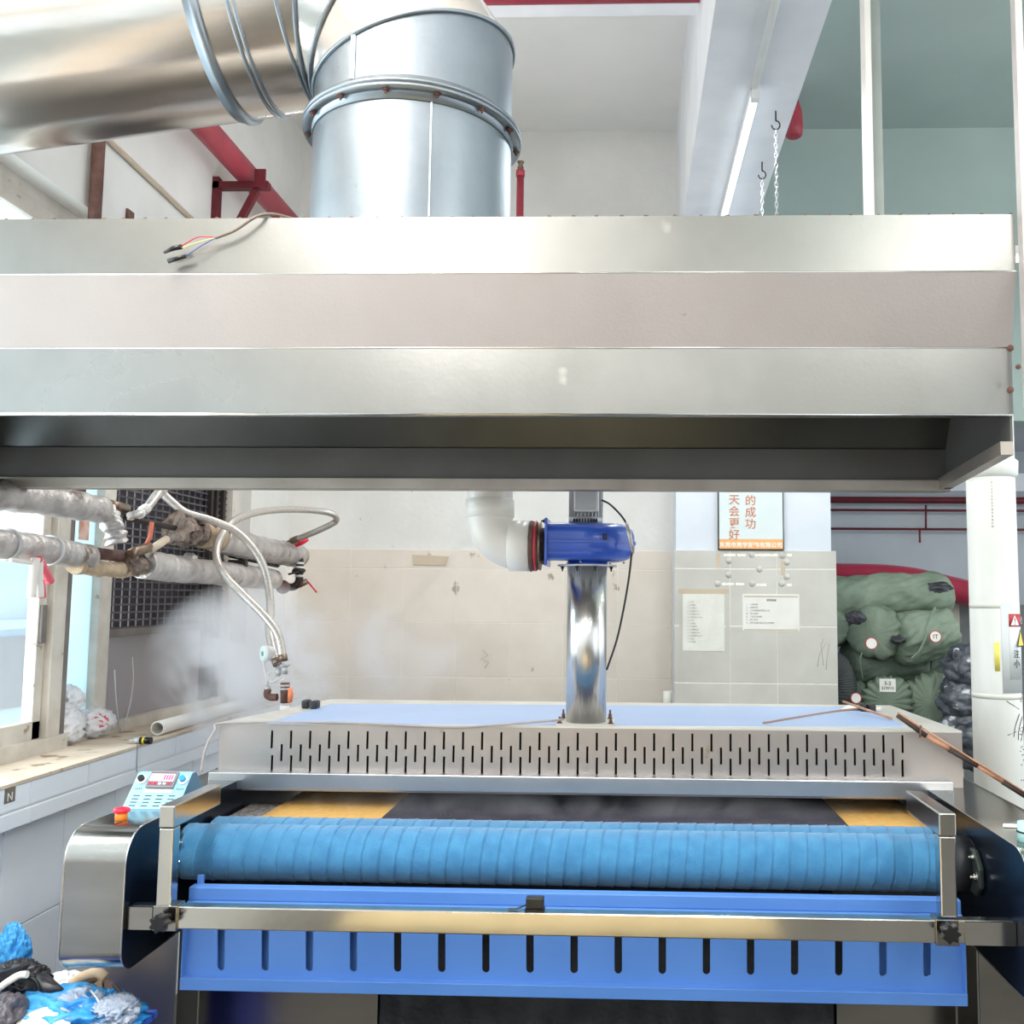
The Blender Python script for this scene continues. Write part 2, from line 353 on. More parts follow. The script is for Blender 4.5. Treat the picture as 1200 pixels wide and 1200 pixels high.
# window in the left wall
XG = -2.03
def wy(px): return PX(px, 700, XG).y
fw = MB()
fw.box(XG-.04, -1.6, 1.06, XG+.06, wy(69), 1.11).box(XG-.03, wy(69), 1.06, XG+.03, WY1, 1.10).box(XG-.03, -1.6, HZ-.05, XG+.03, WY1, HZ)
fw.box(XG-.03, WY1-.04, 1.06, XG+.03, WY1, HZ)
fr = struct(fw.build('window_1', M_frame))
def sash(y0, y1, x, m=M_frame, w=.045, z0=1.10, z1=HZ-.05):
    b = MB(); b.box(x-.015, y0, z0, x+.015, y0+w, z1).box(x-.015, y1-w, z0, x+.015, y1, z1).box(x-.015, y0, z0, x+.015, y1, z0+.07).box(x-.015, y0, z1-.06, x+.015, y1, z1)
    o = b.build('sash', m, fr, bevel=.003); MB().box(x-.003, y0+w, z0+.07, x+.003, y1-w, z1-.06).build('pane', M_glass, o); return o
yA = wy(44)
sash(1.75, yA, XG+.02); sash(.3, 1.8, XG-.02); sash(-1.5, .32, XG+.02)
lab(box('mullion', M_frame, XG-.04, wy(45)+.004, 1.10, XG+.055, wy(61), HZ-.05, fr, .004), 'cream vertical window post')
lab(box('mullion', M_framed, XG-.04, wy(61)+.002, 1.10, XG+.05, wy(68), HZ-.05, fr, .003), 'grey edge of the window post')  # grey strip beside the cream post
MB().box(XG+.03, wy(36), 1.43, XG+.045, wy(36)+.03, 1.56, .004).build('latch', M_framed, fr)
lab(box('panel', M_frost, XG-.02, wy(70), 1.10, XG-.012, wy(111), HZ-.05, fr), 'pale blue translucent board')
lab(box('frame_post', M_frame, XG-.03, wy(111), 1.10, XG+.02, wy(125), HZ-.05, fr, .004), 'pale window post')
lab(box('brick_patch', mat('brick_red', (196, 130, 108), (220, 190, 176), .8, scale=18), XG-.011, wy(91), 1.80, XG-.006, wy(102), 1.90, fr), 'reddish stained patch')
# grille and dark boards beyond it
gy0, gy1 = wy(125), WY1-.04
gb = MB(); z = 1.46
while z < HZ-.06: gb.box(XG-.004, gy0, z, XG+.002, gy1, z+.007); z += .031
y = gy0
while y < gy1: gb.box(XG-.008, y, 1.45, XG-.003, y+.006, HZ-.05); y += .06
gr = gb.build('grille', M_grille, fr); gr['kind'] = 'stuff'
bb = MB(); xb = XG-.10
h0, h1 = wy(131), wy(150)
bb.box(xb-.01, gy0, 1.60, xb, gy1, 2.9)
bb.box(xb-.01, h1, 1.38, xb, gy1, 1.60).box(xb-.01, gy0, 1.53, xb, h1, 1.56).box(xb-.01, gy0, 1.38, xb, h1, 1.44)
bb.build('dark_board', M_dpan, fr)
lab(box('lower_board', M_plate, XG-.015, gy0, 1.10, XG-.005, gy1, 1.44, fr), 'hazy grey lower board')
b = MB(); b.box(XG-.01, gy0, 1.43, XG+.01, gy1, 1.46); b.build('crossbar', M_framed, fr)
b = MB()
for yy in (gy1-.22, gy1-.16, gy1-.08): b.box(XG-.02, yy, 1.1, XG+.02, yy+.025, HZ-.05)
b.build('grille_post', M_iron, fr)
# back wall
wb = struct(box('wall_back', M_plaster, -2.15, YB, 0, .28, YB+.2, ZC))
wr = struct(box('wall_back', M_green, .28, YB, 2.6, 5.5, YB+.2, ZC)); YA = 6.4; wr2 = struct(box('wall_back', M_grey_wall, .9, YA, 0, 5.5, YA+.1, 2.75)); struct(box('ceiling', M_grey_wall, .9, YB+.2, 2.6, 5.5, YA, 2.7)); struct(box('floor', M_floor, .9, 5.7, -.1, 5.5, YA+.1, 0))
T3 = tile_mesh('wall_tile', .3-g_, .3-g_, .006, M_tile, 'y'); T3t = tile_mesh('wall_tile_top', .3-g_, .105, .006, M_tile, 'y')
x = .25-.3; cols = []
while x > -1.95: cols.append(x); x -= .3
for x in cols:
    tile(T3t, (x, YB, 1.755), wb)
    for j in range(5): tile(T3, (x, YB, 1.755-.3*(j+1)), wb)
box('grout_bed', M_grout, -1.95, YB-.0045, .25, .25, YB, 1.86, wb)
# tiled pier
P0, P1, PYF = .249, 1.097, 5.0
pr = struct(box('wall_pier', mat('pier_paint', (226, 231, 238), (214, 220, 228), .7, scale=3), P0+.01, PYF+.008, 0, P1-.025, YB, 3.5))
px_s = [P0, .542, .786, P1]
for z0, h in ((1.757, .095), (1.458, .296), (1.163, .292), (.866, .294), (.57, .293), (.27, .293)):
    for xa, xb_ in zip(px_s, px_s[1:]):
        o = MB().box(xa+.0015, PYF-.001, z0+.0015, xb_-.0015, PYF+.008, z0+h-.0015, .0012).build('tile', M_tile2, pr, center=True)
box('grout_bed', M_grout, P0+.002, PYF+.0004, .25, P1-.002, PYF+.009, 1.85, pr)
# added wall behind the viewpoint, openings spaced to streak the steel reflections
wf = MB().box(-2.2, -4.1, 0, 5.5, -4, 1.25).box(-2.2, -4.1, 3.4, 5.5, -4, ZC)
for xx, w_ in ((-2.2, .5), (-.9, .35), (.05, .7), (1.5, .9), (3.2, .6), (4.8, .7)): wf.box(xx, -4.1, 1.25, xx+w_, -4, 3.4)
struct(wf.build('added_wall_front', mat('added_wall_paint', (150, 146, 136), (130, 126, 118), .8)))
struct(box('wall_alcove', bpy.data.materials['pier_paint'], .9, YB, 0, P1-.03, YA, 2.6))
# beams
struct(lab(box('trim_2', M_beam, .275, -4, 3.5, .645, YB, ZC), 'white concrete beam running towards the viewer'))
pb_ = PY(700, 19, 3.75)
struct(lab(box('trim_3', M_beam, -2.1, 3.35, pb_.z, .275, 3.75, ZC), 'white cross beam below the ceiling'))
# outdoors
struct(box('ground_outside', M_groundout, -9, -5, -.3, -2.2, 8, -.05))
hb_ = thing('neighbour_building', 'pale blue building seen hazily through the left window', 'building', (-7, 3, -.05))
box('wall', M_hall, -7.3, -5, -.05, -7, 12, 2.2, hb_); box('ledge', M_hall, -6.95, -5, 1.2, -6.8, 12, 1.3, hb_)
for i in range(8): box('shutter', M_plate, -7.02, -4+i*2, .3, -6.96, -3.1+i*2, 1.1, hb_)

# ------------------------------------------------------------------ HOOD
hd = thing('extraction_hood', 'long stainless steel extraction hood hanging across the picture', 'hood', (-.4, 2.3, 1.89))
HX0, HX1 = -1.78, .855
z1 = PY(600, 320, 2.06).z; z2 = PY(600, 408, 2.10).z; zt = 2.453
box('upper_band', M_hood, HX0, 2.06, z1, HX1, 2.064, zt, hd)
MB().hexa([(HX0, 2.098, z2), (HX1, 2.098, z2), (HX1, 2.104, z2), (HX0, 2.104, z2), (HX0, 2.058, z1), (HX1, 2.058, z1), (HX1, 2.064, z1), (HX0, 2.064, z1)]).build('middle_band', M_hood_dull, hd)
box('lower_band', M_hood, HX0, 2.098, 2.012, HX1, 2.102, z2, hd)
MB().tube([(HX0, 2.099, z1+.001), (HX1, 2.099, z1+.001)], .0001, 4) if 0 else None
b = MB(); b.tube([(HX0, 2.0595, z1), (HX1, 2.0595, z1)], .0022, 8).tube([(HX0, 2.0985, z2), (HX1, 2.0985, z2)], .0022, 8); b.build('bend_highlight', M_chrome, hd)  # polished tubes put in as the bright highlight along both bends
b = MB(); b.tube([(HX0, 2.106, 2.012), (HX1, 2.106, 2.012)], .006, 10); b.box(HX0, 2.104, 2.01, HX1, 2.14, 2.014); b.build('front_lip', M_chrome, hd)
box('top_panel', M_hood, HX0, 2.062, zt-.004, HX1, 2.6, zt, hd)
# rough blobs of weld spatter along the top edge
b = MB(); xx = HX0+.05
while xx < HX1:
    b.blob((xx, 2.063, zt+.001), (.004+.003*random.random(), .003, .0035), .3, 3, 1, xx); xx += .045+.02*random.random()
o = b.build('weld_spatter', M_rust, hd); o['kind'] = 'stuff'
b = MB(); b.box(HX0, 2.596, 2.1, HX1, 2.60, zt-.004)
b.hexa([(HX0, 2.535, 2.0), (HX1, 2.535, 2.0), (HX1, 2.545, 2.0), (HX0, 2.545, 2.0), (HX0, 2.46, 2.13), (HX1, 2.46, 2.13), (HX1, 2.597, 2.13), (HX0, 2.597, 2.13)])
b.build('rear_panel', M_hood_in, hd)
M_gut = mat('gutter_steel', (104, 102, 100), (90, 88, 86), .5, .5, scale=3)
lab(box('rear_gutter', M_gut, HX0, 2.53, 1.905, HX1-.006, 2.536, 2.0, hd), 'dull grey inner strip')
b = MB(); b.box(HX0, 2.515, 1.886, HX1, 2.56, 1.917); b.build('rear_rim', mat('rim_steel', (168, 160, 152), (150, 142, 134), .4, .8), hd, bevel=.002)
zf = PY(1199, 533, 2.12).z
b = MB(); b.prism([(HX1-.005, 2.106, 2.01), (HX1-.005, 2.106, zf), (HX1-.005, 2.55, 1.89), (HX1-.005, 2.596, 2.0), (HX1-.005, 2.596, zt-.004), (HX1-.005, 2.066, zt-.004), (HX1-.005, 2.066, z1), (HX1-.005, 2.106, z2)], (.005, 0, 0))
b.build('end_panel', M_gut, hd)
b = MB(); b.beam((HX1-.016, 2.10, zf+.012), (HX1-.016, 2.53, 1.905), .028, .03); b.build('side_rim', MATS['rim_steel'], hd)
MB().prism([(HX0, 2.106, 2.01), (HX0, 2.106, zf), (HX0, 2.55, 1.89), (HX0, 2.596, 2.0), (HX0, 2.596, zt-.004), (HX0, 2.066, zt-.004), (HX0, 2.066, z1), (HX0, 2.106, z2)], (.005, 0, 0)).build('end_panel', M_gut, hd)
for (px, py) in ((1184, 408), (1184, 457)): hexbolt(PY(px, py, 2.098), (0, -1, 0), .005, .004).build('bolt', M_rust, hd)
b = MB(); q = PY(1110, 568, 2.512); b.box(q.x-.012, 2.49, q.z-.012, q.x+.01, 2.516, q.z+.012, .003); b.build('corner_clip', M_rust, hd)
# duct
ax = V((-.565, 2.38, 0)); R_ = .255
d1 = thing('exhaust_duct', 'big round galvanised duct with segmented elbow rising from the hood', 'duct', (ax.x, ax.y, zt))
MB().lathe((ax.x, ax.y, zt), (0, 0, 1), [(0, R_), (.335, R_)], 72, caps=False).build('lower_sleeve', M_galv, d1)
fz = 2.80
b = MB()
for h in (-.006, .006): b.lathe((ax.x, ax.y, fz+h-.004), (0, 0, 1), [(0, R_), (0, R_+.026), (.008, R_+.026), (.008, R_)], 72, caps=False)
b.lathe((ax.x, ax.y, fz-.03), (0, 0, 1), [(0, R_+.001), (0, R_+.004), (.06, R_+.004), (.06, R_+.001)], 72, caps=False)
fl = b.build('flange', M_galv, d1)
for k in range(14):
    a = 2*PI*k/14+.2; p = V((ax.x+math.cos(a)*(R_+.014), ax.y+math.sin(a)*(R_+.014), fz-.012)); hexbolt(p, (0, 0, -1), .006, .006).build('bolt', M_rust, fl)
al = math.radians(-1); dd = V((-math.cos(al), math.sin(al), 0)); sd = V((math.sin(al), math.cos(al), 0))
Rb = R_+.018; bc = V((ax.x, ax.y, 2.892))+dd*Rb; TOT = math.radians(98.2)
NS = 3; dl = TOT/(2*NS)
def ring(phi, corr, n=72, rr=R_):
    out = []
    for k in range(n):
        th = 2*PI*k/n; rho = (Rb+rr*math.cos(th))/(math.cos(dl) if corr else 1)
        out.append(bc+(-dd)*(rho*math.cos(phi))+V((0, 0, 1))*(rho*math.sin(phi))+sd*(rr*math.sin(th)))
    return out
seams = [dl*(2*i+1) for i in range(NS)]
def loft(rings_, name, m):
    b = MB(); RR = [[b.b.verts.new(p) for p in r_] for r_ in rings_]; n = len(RR[0])
    for A, B in zip(RR, RR[1:]):
        for k in range(n): b.b.faces.new((A[k], A[(k+1) % n], B[(k+1) % n], B[k])).smooth = True
    return b.build(name, m, d1)
base_r = [V((p.x, p.y, 2.79)) for p in ring(0, False)]
seq = [base_r, ring(seams[0], True)]; loft(seq, 'elbow_segment', M_bright if 0 else M_galv)
for a, c in zip(seams, seams[1:]): loft([ring(a, True), ring(c, True)], 'elbow_segment', M_bright)
er = ring(TOT, False); loft([ring(seams[-1], True), er], 'elbow_segment', M_bright)
for sgm in seams:
    b = MB(); b.tube(ring(sgm, True, 72, R_+.003), .0055, 8, closed=True); b.build('seam_bead', M_galv, d1)
ec = sum(er, V())/len(er); ed = (dd*math.sin(TOT)+V((0, 0, 1))*math.cos(TOT)).normalized()
L_ = (-1.86-ec.x)/ed.x
long = MB().lathe(ec, ed, [(0, R_), (L_-.02, R_)], 80, caps=False).build('long_section', M_bright, d1)
b = MB()
for h in (.004, .105, .120): b.lathe(ec, ed, [(h-.005, R_), (h-.003, R_+.006), (h+.003, R_+.006), (h+.005, R_)], 80, caps=False)
b.lathe(ec, ed, [(.190, R_), (.190, R_+.012), (.207, R_+.012), (.211, R_+.004), (.225, R_+.004), (.225, R_)], 80, caps=False)
b.build('joint_ring', M_galv, d1)
MB().lathe(ec+ed*(L_-.03), ed, [(0, R_), (0, R_+.012), (.006, R_+.012), (.006, R_)], 60, caps=False).build('wall_collar', M_galv, d1)
b = MB(); p = V((ax.x-.0, ax.y, 0)); a = math.radians(-68)
qx = ax.x+math.cos(a)*(R_+.001); qy = ax.y+math.sin(a)*(R_+.001); b.box(qx-.002, qy-.002, zt, qx+.002, qy+.002, 2.77); b.build('seam_strip', M_galv, d1); b = MB()
a = math.radians(-112); qx = ax.x+math.cos(a)*(R_+.002); qy = ax.y+math.sin(a)*(R_+.002); b.box(qx-.005, qy-.003, 2.83, qx+.005, qy+.003, 2.95)
b.build('seam_strip', M_galv, d1)
# posts
pA = PY(1188, 100, 2.05).x
t = thing('hanger_post', 'slim grey steel hanger post at the right end of the hood', 'post', (pA, 2.04, 2.015), None)
b = MB(); b.box(pA, 2.03, 2.015, pA+.016, 2.034, ZC).box(pA, 2.034, 2.015, pA+.003, 2.055, ZC); b.build('angle_bar', mat('post_paint', (196, 190, 188), (178, 172, 170), .5, .4, scale=8), t)
o = hexbolt(PY(1193, 430, 2.03), (0, -1, 0), .004, .003).build('bolt', M_rust, t)
pB = PY(1014, 120, 2.45).x; pC = PY(1035, 120, 2.45).x
t = thing('hanger_post', 'wide pale angle iron post rising behind the hood to the ceiling', 'post', (pB, 2.45, zt))
lab(box('edge_face', mat('post_lit_tone', (222, 218, 214), rough=.4), pB, 2.44, zt, pB+.016, 2.49, ZC, t), 'edge face in a lit tone')  # lit face and dark face of one post, put into the colours
box('side_face', mat('post_shade_tone', (150, 156, 152), (140, 146, 142), .5), pB+.016, 2.462, zt, pC, 2.468, ZC, t)
# loose cable with connectors on the hood
t = thing('loose_cable', 'short grey cable with bare red, yellow and blue wires hanging over the hood edge', 'cable', PY(300, 257, 2.05))
cp = smooth_path([PY(345, 257, 2.12), PY(320, 251, 2.07), PY(300, 254, 2.04), PY(275, 270, 2.035), PY(252, 279, 2.035)])
MB().tube(cp, .0035, 10).build('sheath', mat('cable_grey', (120, 108, 98), rough=.6), t)
for nm, c, pts in (('red_wire', (190, 30, 60), [(252, 278), (232, 278), (213, 288)]), ('yellow_wire', (210, 190, 120), [(252, 279), (235, 283), (212, 291)]), ('blue_wire', (50, 90, 150), [(252, 279), (236, 288), (218, 300)])):
    MB().tube(smooth_path([PY(a_, b_, 2.033) for a_, b_ in pts]), .0012, 8).build('wire', mat(nm, c, rough=.5), t)
MB().tube([PY(213, 289, 2.033), PY(203, 291, 2.033), PY(192, 296, 2.033)], [.006, .0055, .003], 10).build('connector', M_black, t)
MB().tube([PY(218, 300, 2.033), PY(197, 306, 2.033)], [.004, .0055], 10).build('connector', M_black, t)

# ------------------------------------------------------------------ MACHINE
mc = thing('fabric_steaming_machine', 'wide stainless fabric steaming machine with blue wrapped rollers and slotted steam box', 'machine', (-.14, 2.9, 0))
ZT = 1.065
# steam box
SB = MB(); bxf, bxr = 2.80, 3.45
zt0 = 1.22; xl, xr = -1.196, .965; xl2, xr2 = -1.07, .94
fp = MB().box(xl, bxf, 1.03, xr, bxf+.004, zt0).build('front_plate', M_box)
sc = MB(); dxs = 22.38
for i in range(34):
    for (ya, yb, off) in ((856, 877, 0), (885, 905, 0), (872, 892, 11.2)):
        if off and i == 33: continue
        xp = 319+dxs*i+off; yo = (xp-319)*.0075
        a_ = PY(xp, ya+yo, bxf); c_ = PY(xp, yb+yo, bxf); sc.box(a_.x-.0032, bxf-.02, c_.z, a_.x+.0032, bxf+.02, a_.z)
boolean(fp, sc)
fp.name = 'steam_box'; fp.data.transform(Matrix.Translation(fp.location-V(mc.location))); fp.location = (0, 0, 0); fp.parent = mc
b = MB()
b.hexa([(xl, bxf+.004, 1.03), (xl+.004, bxf+.004, 1.03), (xl2+.004, bxr, 1.03), (xl2, bxr, 1.03), (xl, bxf+.004, zt0), (xl+.004, bxf+.004, zt0), (xl2+.004, bxr, zt0), (xl2, bxr, zt0)])
b.hexa([(xr-.004, bxf+.004, 1.03), (xr, bxf+.004, 1.03), (xr2, bxr, 1.03), (xr2-.004, bxr, 1.03), (xr-.004, bxf+.004, zt0), (xr, bxf+.004, zt0), (xr2, bxr, zt0), (xr2-.004, bxr, zt0)])
b.box(xl2, bxr, 1.03, xr2, bxr+.004, zt0)
b.build('side_plate', M_box, fp)
MB().box(xl+.02, bxf+.05, 1.03, xr-.02, bxf+.055, zt0-.01).build('slot_dark_backing', M_dark, fp)  # black sheet put in as the darkness behind the slots
MB().hexa([(xl, bxf, zt0), (xr, bxf, zt0), (xr2, bxr, zt0), (xl2, bxr, zt0), (xl, bxf, zt0+.005), (xr, bxf, zt0+.005), (xr2, bxr, zt0+.005), (xl2, bxr, zt0+.005)]).build('top_plate', M_whitesteel, fp)
fA, fB, fC, fD = PZ(312, 848, zt0+.005), PZ(1062, 852, zt0+.005), PZ(1020, 829, zt0+.005), PZ(388, 825, zt0+.005)
MB().hexa([fA, fB, fC, fD]+[p+V((0, 0, .0015)) for p in (fA, fB, fC, fD)]).build('blue_film', M_film, fp)
sl, sr = PY(243, 920, 2.76), PY(1118, 925, 2.76)
st = MB().box(sl.x, 2.762, 1.04, sr.x, 2.80, 1.088).build('front_strip', M_strip, fp, bevel=.003)
for (a_, b_) in (((358, 830), (368, 831)), ((1012, 834), (1022, 835))):
    t = MB()
    for q in (a_, b_): p = PZ(q[0], q[1], zt0+.005); t.box(p.x-.012, p.y-.012, zt0+.005, p.x+.012, p.y+.03, zt0+.032, .006)
    t.build('handle', M_rubber, fp)
# side housings
def housing(xi, xo, yf, left):
    x0, x1 = min(xi, xo), max(xi, xo); pr_ = []
    yr = 3.45; rt, rb = .075, .05; zb = .755
    pr_.append((yr, ZT))
    for k in range(9): a = PI/2+PI/2*k/8; pr_.append((yf+rt+rt*math.cos(a), ZT-rt+rt*math.sin(a)))
    for k in range(9): a = PI+PI/2*k/8; pr_.append((yf+rb+rb*math.cos(a), zb+rb+rb*math.sin(a)))
    pr_.append((yr, zb))
    b = MB(); n = len(pr_)
    A = [b.b.verts.new((x0, y_, z_)) for y_, z_ in pr_]; B = [b.b.verts.new((x1, y_, z_)) for y_, z_ in pr_]
    for i in range(n-1): b.b.faces.new((A[i], A[i+1], B[i+1], B[i])).smooth = True
    b.b.faces.new((A[-1], A[0], B[0], B[-1]))
    cov = b.build('side_housing', M_cover, mc)
    b = MB(); b.prism([(x0+.0015, y_+.0015 if y_ < 3 else y_, z_) for y_, z_ in pr_], (.001, 0, 0)); b.build('side_plate', M_navy if not left else M_cover, cov)
    b = MB(); b.prism([(x1-.0025, y_+.0015 if y_ < 3 else y_, z_) for y_, z_ in pr_], (.001, 0, 0)); b.build('side_plate', M_navy if left else M_cover, cov)
    b = MB()
    for xx in (x0, x1): b.tube([(xx, y_, z_) for y_, z_ in pr_], .0018, 6)
    b.build('edge_trim', M_chrome, cov)
    return cov
XL, XLo, XR, XRo = -1.122, -1.262, .853, 1.02
hL = housing(XL, XLo, 2.155, True); hR = housing(XR, XRo, 2.09, False)
# control box
cb0 = PZ(140, 948, ZT); cbt = PY(156, 905, cb0.y+.075)
b = MB(); yf0, yf1, zf0, zf1 = cb0.y, cb0.y+.075, ZT, cbt.z
xa, xb_ = XLo+.004, XL+.005
b.hexa([(xa, yf0, zf0), (xb_, yf0, zf0), (xb_, yf1+.09, zf0), (xa, yf1+.09, zf0), (xa, yf1, zf1), (xb_, yf1, zf1), (xb_, yf1+.02, zf1), (xa, yf1+.02, zf1)])
cbx = b.build('control_box', M_panel, mc, bevel=.002)
nrm = V((0, -(zf1-zf0), (yf1-yf0))).normalized(); uu = V((0, yf1-yf0, zf1-zf0))
def cp_(u, v, off=0): return V((xa+(xb_-xa)*u, yf0, zf0))+uu*v+nrm*off
MB().hexa([(xb_+.0005, yf0, zf0), (xb_+.001, yf0, zf0), (xb_+.001, yf1+.09, zf0), (xb_+.0005, yf1+.09, zf0), (xb_+.0005, yf1, zf1), (xb_+.001, yf1, zf1), (xb_+.001, yf1+.02, zf1), (xb_+.0005, yf1+.02, zf1)]).build('side_panel', M_panelS, cbx)
def pad(u0, u1, v0, v1, h0, h1, name, m):
    return MB().hexa([cp_(u0, v0, h0), cp_(u1, v0, h0), cp_(u1, v1, h0), cp_(u0, v1, h0), cp_(u0, v0, h1), cp_(u1, v0, h1), cp_(u1, v1, h1), cp_(u0, v1, h1)]).build(name, m, cbx)
pad(.28, .78, .55, .98, 0, .010, 'display_bezel', M_grey); pad(.30, .76, .58, .95, .010, .0105, 'display', mat('display_dark', (110, 100, 108), rough=.3))
pad(.31, .75, .70, .90, .0105, .011, 'display_window', M_lcd)
for k in range(4): pad(.56+.045*k, .59+.045*k, .73, .87, .011, .0114, 'digit', M_lcdr)
for k, c in enumerate((M_red, M_red, M_white, M_mint, M_red)): pad(.33+.085*k, .38+.085*k, .605, .66, .0105, .0116, 'key', c)
pad(.27, .77, .44, .53, 0, .002, 'label_strip', M_white)
for r_ in range(4):
    for c in range(4): pad(.10+.215*c, .22+.215*c, .35-.09*r_, .375-.09*r_, 0, .0006, 'vent_slot', M_inkk)
for u_, m_, nm in ((.14, M_black, 'selector_knob'), (.90, M_bluebtn, 'start_button')):
    b = MB(); b.cyl(cp_(u_, .78, 0), cp_(u_, .78, .006), .0125, 24); rg = b.build('button_ring', M_white, cbx)
    b = MB(); b.cyl(cp_(u_, .78, .006), cp_(u_, .78, .014), .008, 20); b.build(nm, m_, cbx)
    for k in range(4): pad(u_-.06+.035*k, u_-.045+.035*k, .53, .57, 0, .0006, 'mark', M_inkk)
b = MB(); b.cyl(PY(160, 905, yf1-.01), PY(161, 872, yf1-.01), .0008, 6); b.build('thin_rod', M_iron, cbx)
# emergency stop
p = PZ(142, 960, ZT); b = MB(); b.cyl(p, p+V((0, 0, .016)), .014, 24); es = b.build('emergency_stop_base', M_orange, hL)
b = MB(); b.lathe(p+V((0, 0, .016)), (0, 0, 1), [(0, .014), (.002, .019), (.008, .019), (.011, .014), (.012, .0001)], 24); b.build('emergency_stop_button', M_red, hL)
p = PZ(132, 966, ZT+.001); MB().beam(p, PZ(143, 963, ZT+.001), .002, .001).build('ink_mark', M_inkk, hL)
# scraps on the right housing
for (q, m_, nm) in (((1183, 968), M_paper, 'paper_scrap'),):
    p = PZ(q[0], q[1], ZT+.001); o = MB().hexa([p+V(v) for v in ((-.02, -.012, 0), (.03, -.02, 0), (.035, .01, 0), (-.01, .012, 0), (-.02, -.012, .002), (.03, -.02, .004), (.035, .01, .002), (-.01, .012, .003))]).build(nm, m_)
    tag(o, 'torn white paper scrap lying on the right machine housing', 'paper')
p = PZ(1200, 985, ZT+.001); t = thing('mint_roll', 'pale mint plastic roll at the right edge on the machine housing', 'roll', p+V((.012, 0, 0)))
MB().lathe(p+V((.012, 0, 0)), (0, 0, 1), [(0, .012), (0, .026), (.04, .024), (.04, .012), (0, .012)], 32, caps=False).build('roll', M_mint, t)
MB().lathe(p+V((.012, 0, .018)), (0, 0, 1), [(0, .0248), (0, .0265), (.004, .0262), (.004, .0248)], 32, caps=False).build('dark_band', M_inkk, t)
# rollers
def rollz(y): return y
RZ, RY, RR_ = .948, 2.45, .067
x0_, x1_ = PY(207, 1000, RY-.06).x, PY(1112, 1000, RY-.06).x
def wrapped(xa, xb, y, z, r, pitch=.042, name='wrapped_roller'):
    b = MB(); n = 48; L = xb-xa; m = int(L/.0025); rings = []
    for i in range(m+1):
        xx = xa+L*i/m; rg = []
        for k in range(n):
            th = 2*PI*k/n; fr_ = ((xx/pitch+th/(2*PI)+.05*noise.noise(V((xx*6, math.cos(th), y)))) % 1)
            rr = r+.0012*fr_+(.0008 if fr_ > .9 else 0)-(.0022 if fr_ < .08 else 0)+.0002*noise.noise(V((xx*50, math.cos(th)*3, 0)))
            rg.append(b.b.verts.new((xx, y+rr*math.cos(th), z+rr*math.sin(th))))
        rings.append(rg)
    for A, B in zip(rings, rings[1:]):
        for k in range(n): b.b.faces.new((A[k], A[(k+1) % n], B[(k+1) % n], B[k])).smooth = True
    b.b.faces.new(rings[0]); b.b.faces.new(rings[-1])
    return b.build(name, M_wrap, mc)
w1 = wrapped(x0_, x1_, RY, RZ, RR_); w2 = wrapped(x0_+.005, x1_+.02, RY+.15, RZ-.016, RR_, .05)
b = MB()
b.cyl((x1_, RY, RZ), (x1_+.066, RY, RZ), RR_-.001, 40).cyl((x1_+.066, RY, RZ), (x1_+.088, RY, RZ), RR_-.004, 40); b.build('roller_end', M_rubber, w1)
MB().cyl((x0_-.02, RY, RZ), (x0_, RY, RZ), RR_-.004, 40).build('roller_end', M_rubber, w1)
MB().cyl((x1_+.02, RY+.15, RZ-.022), (x1_+.08, RY+.15, RZ-.022), RR_, 30).build('roller_end', M_rubber, w2)
MB().cyl((XL+.02, RY, RZ), (x0_-.02, RY, RZ), .03, 20).build('roller_shaft', M_iron, w1); MB().cyl((x1_+.088, RY, RZ), (XR-.01, RY, RZ), .022, 20).build('roller_shaft', M_iron, w1)
def bearing(x, sgn, y, z):
    b = MB(); b.prism([(x, y-.045, z-.03), (x, y-.015, z-.055), (x, y+.06, z-.05), (x, y+.06, z+.05), (x, y-.01, z+.05), (x, y-.045, z+.015)], (sgn*.014, 0, 0))
    o = b.build('bearing_block', mat('bearing_green', (62, 70, 66), (48, 56, 52), .4, .3), mc, bevel=.004)
    hexbolt((x+sgn*.014, y-.028, z-.008), (sgn, 0, 0), .008, .008).build('bolt', M_chrome, o); hexbolt((x+sgn*.014, y-.01, z+.034), (sgn, 0, 0), .006, .006).build('bolt', M_chrome, o)
bearing(XL, 1, RY-.06, RZ+.005); bearing(XR, -1, RY-.06, RZ+.0)
# belt, cloth, perforated plate and rollers between belt and box
zb_ = .985
yA_, yB_ = RY+.155, 3.2
def sheet(xa0, xa1, xb0, xb1, z, m, name, th=.003, par=mc):
    b = MB(); n, mrow = 40, 12; rows = []
    for j in range(mrow+1):
        yy = yA_+(yB_-yA_)*j/mrow; t_ = j/mrow; xa = xa0+(xb0-xa0)*t_; xb = xa1+(xb1-xa1)*t_
        rows.append([b.b.verts.new((xa+(xb-xa)*i/n, yy, z+.0012*noise.noise(V((i*.3, j*.7, z*50))))) for i in range(n+1)])
    for A, B in zip(rows, rows[1:]):
        for i in range(n): b.b.faces.new((A[i], A[i+1], B[i+1], B[i])).smooth = True
    o = b.build(name, m, par); md = o.modifiers.new('s', 'SOLIDIFY'); md.thickness = th; md.offset = 1
    return o
bl, brr = PZ(299, 962, zb_).x, PZ(1093, 970, zb_).x
sheet(bl, brr, bl+.0, brr, zb_, M_belt, 'mesh_belt')
fl_, fr_2 = PZ(444, 964, zb_+.003), PZ(993, 969, zb_+.003)
cl = sheet(fl_.x, fr_2.x, fl_.x, fr_2.x, zb_+.0035, M_fabric, 'fabric', .006, None)
cl.location = V((0, 0, 0)) if 0 else cl.location
tag(cl, 'dark purplish fabric lying on the yellow belt under the steam box', 'fabric')
box('perforated_tray', M_perf, XL+.01, yA_+.02, zb_-.02, bl-.004, 2.85, zb_-.004, mc)
box('perforated_tray', M_perf, brr+.004, yA_+.02, zb_-.02, XR-.02, 2.85, zb_-.004, mc)
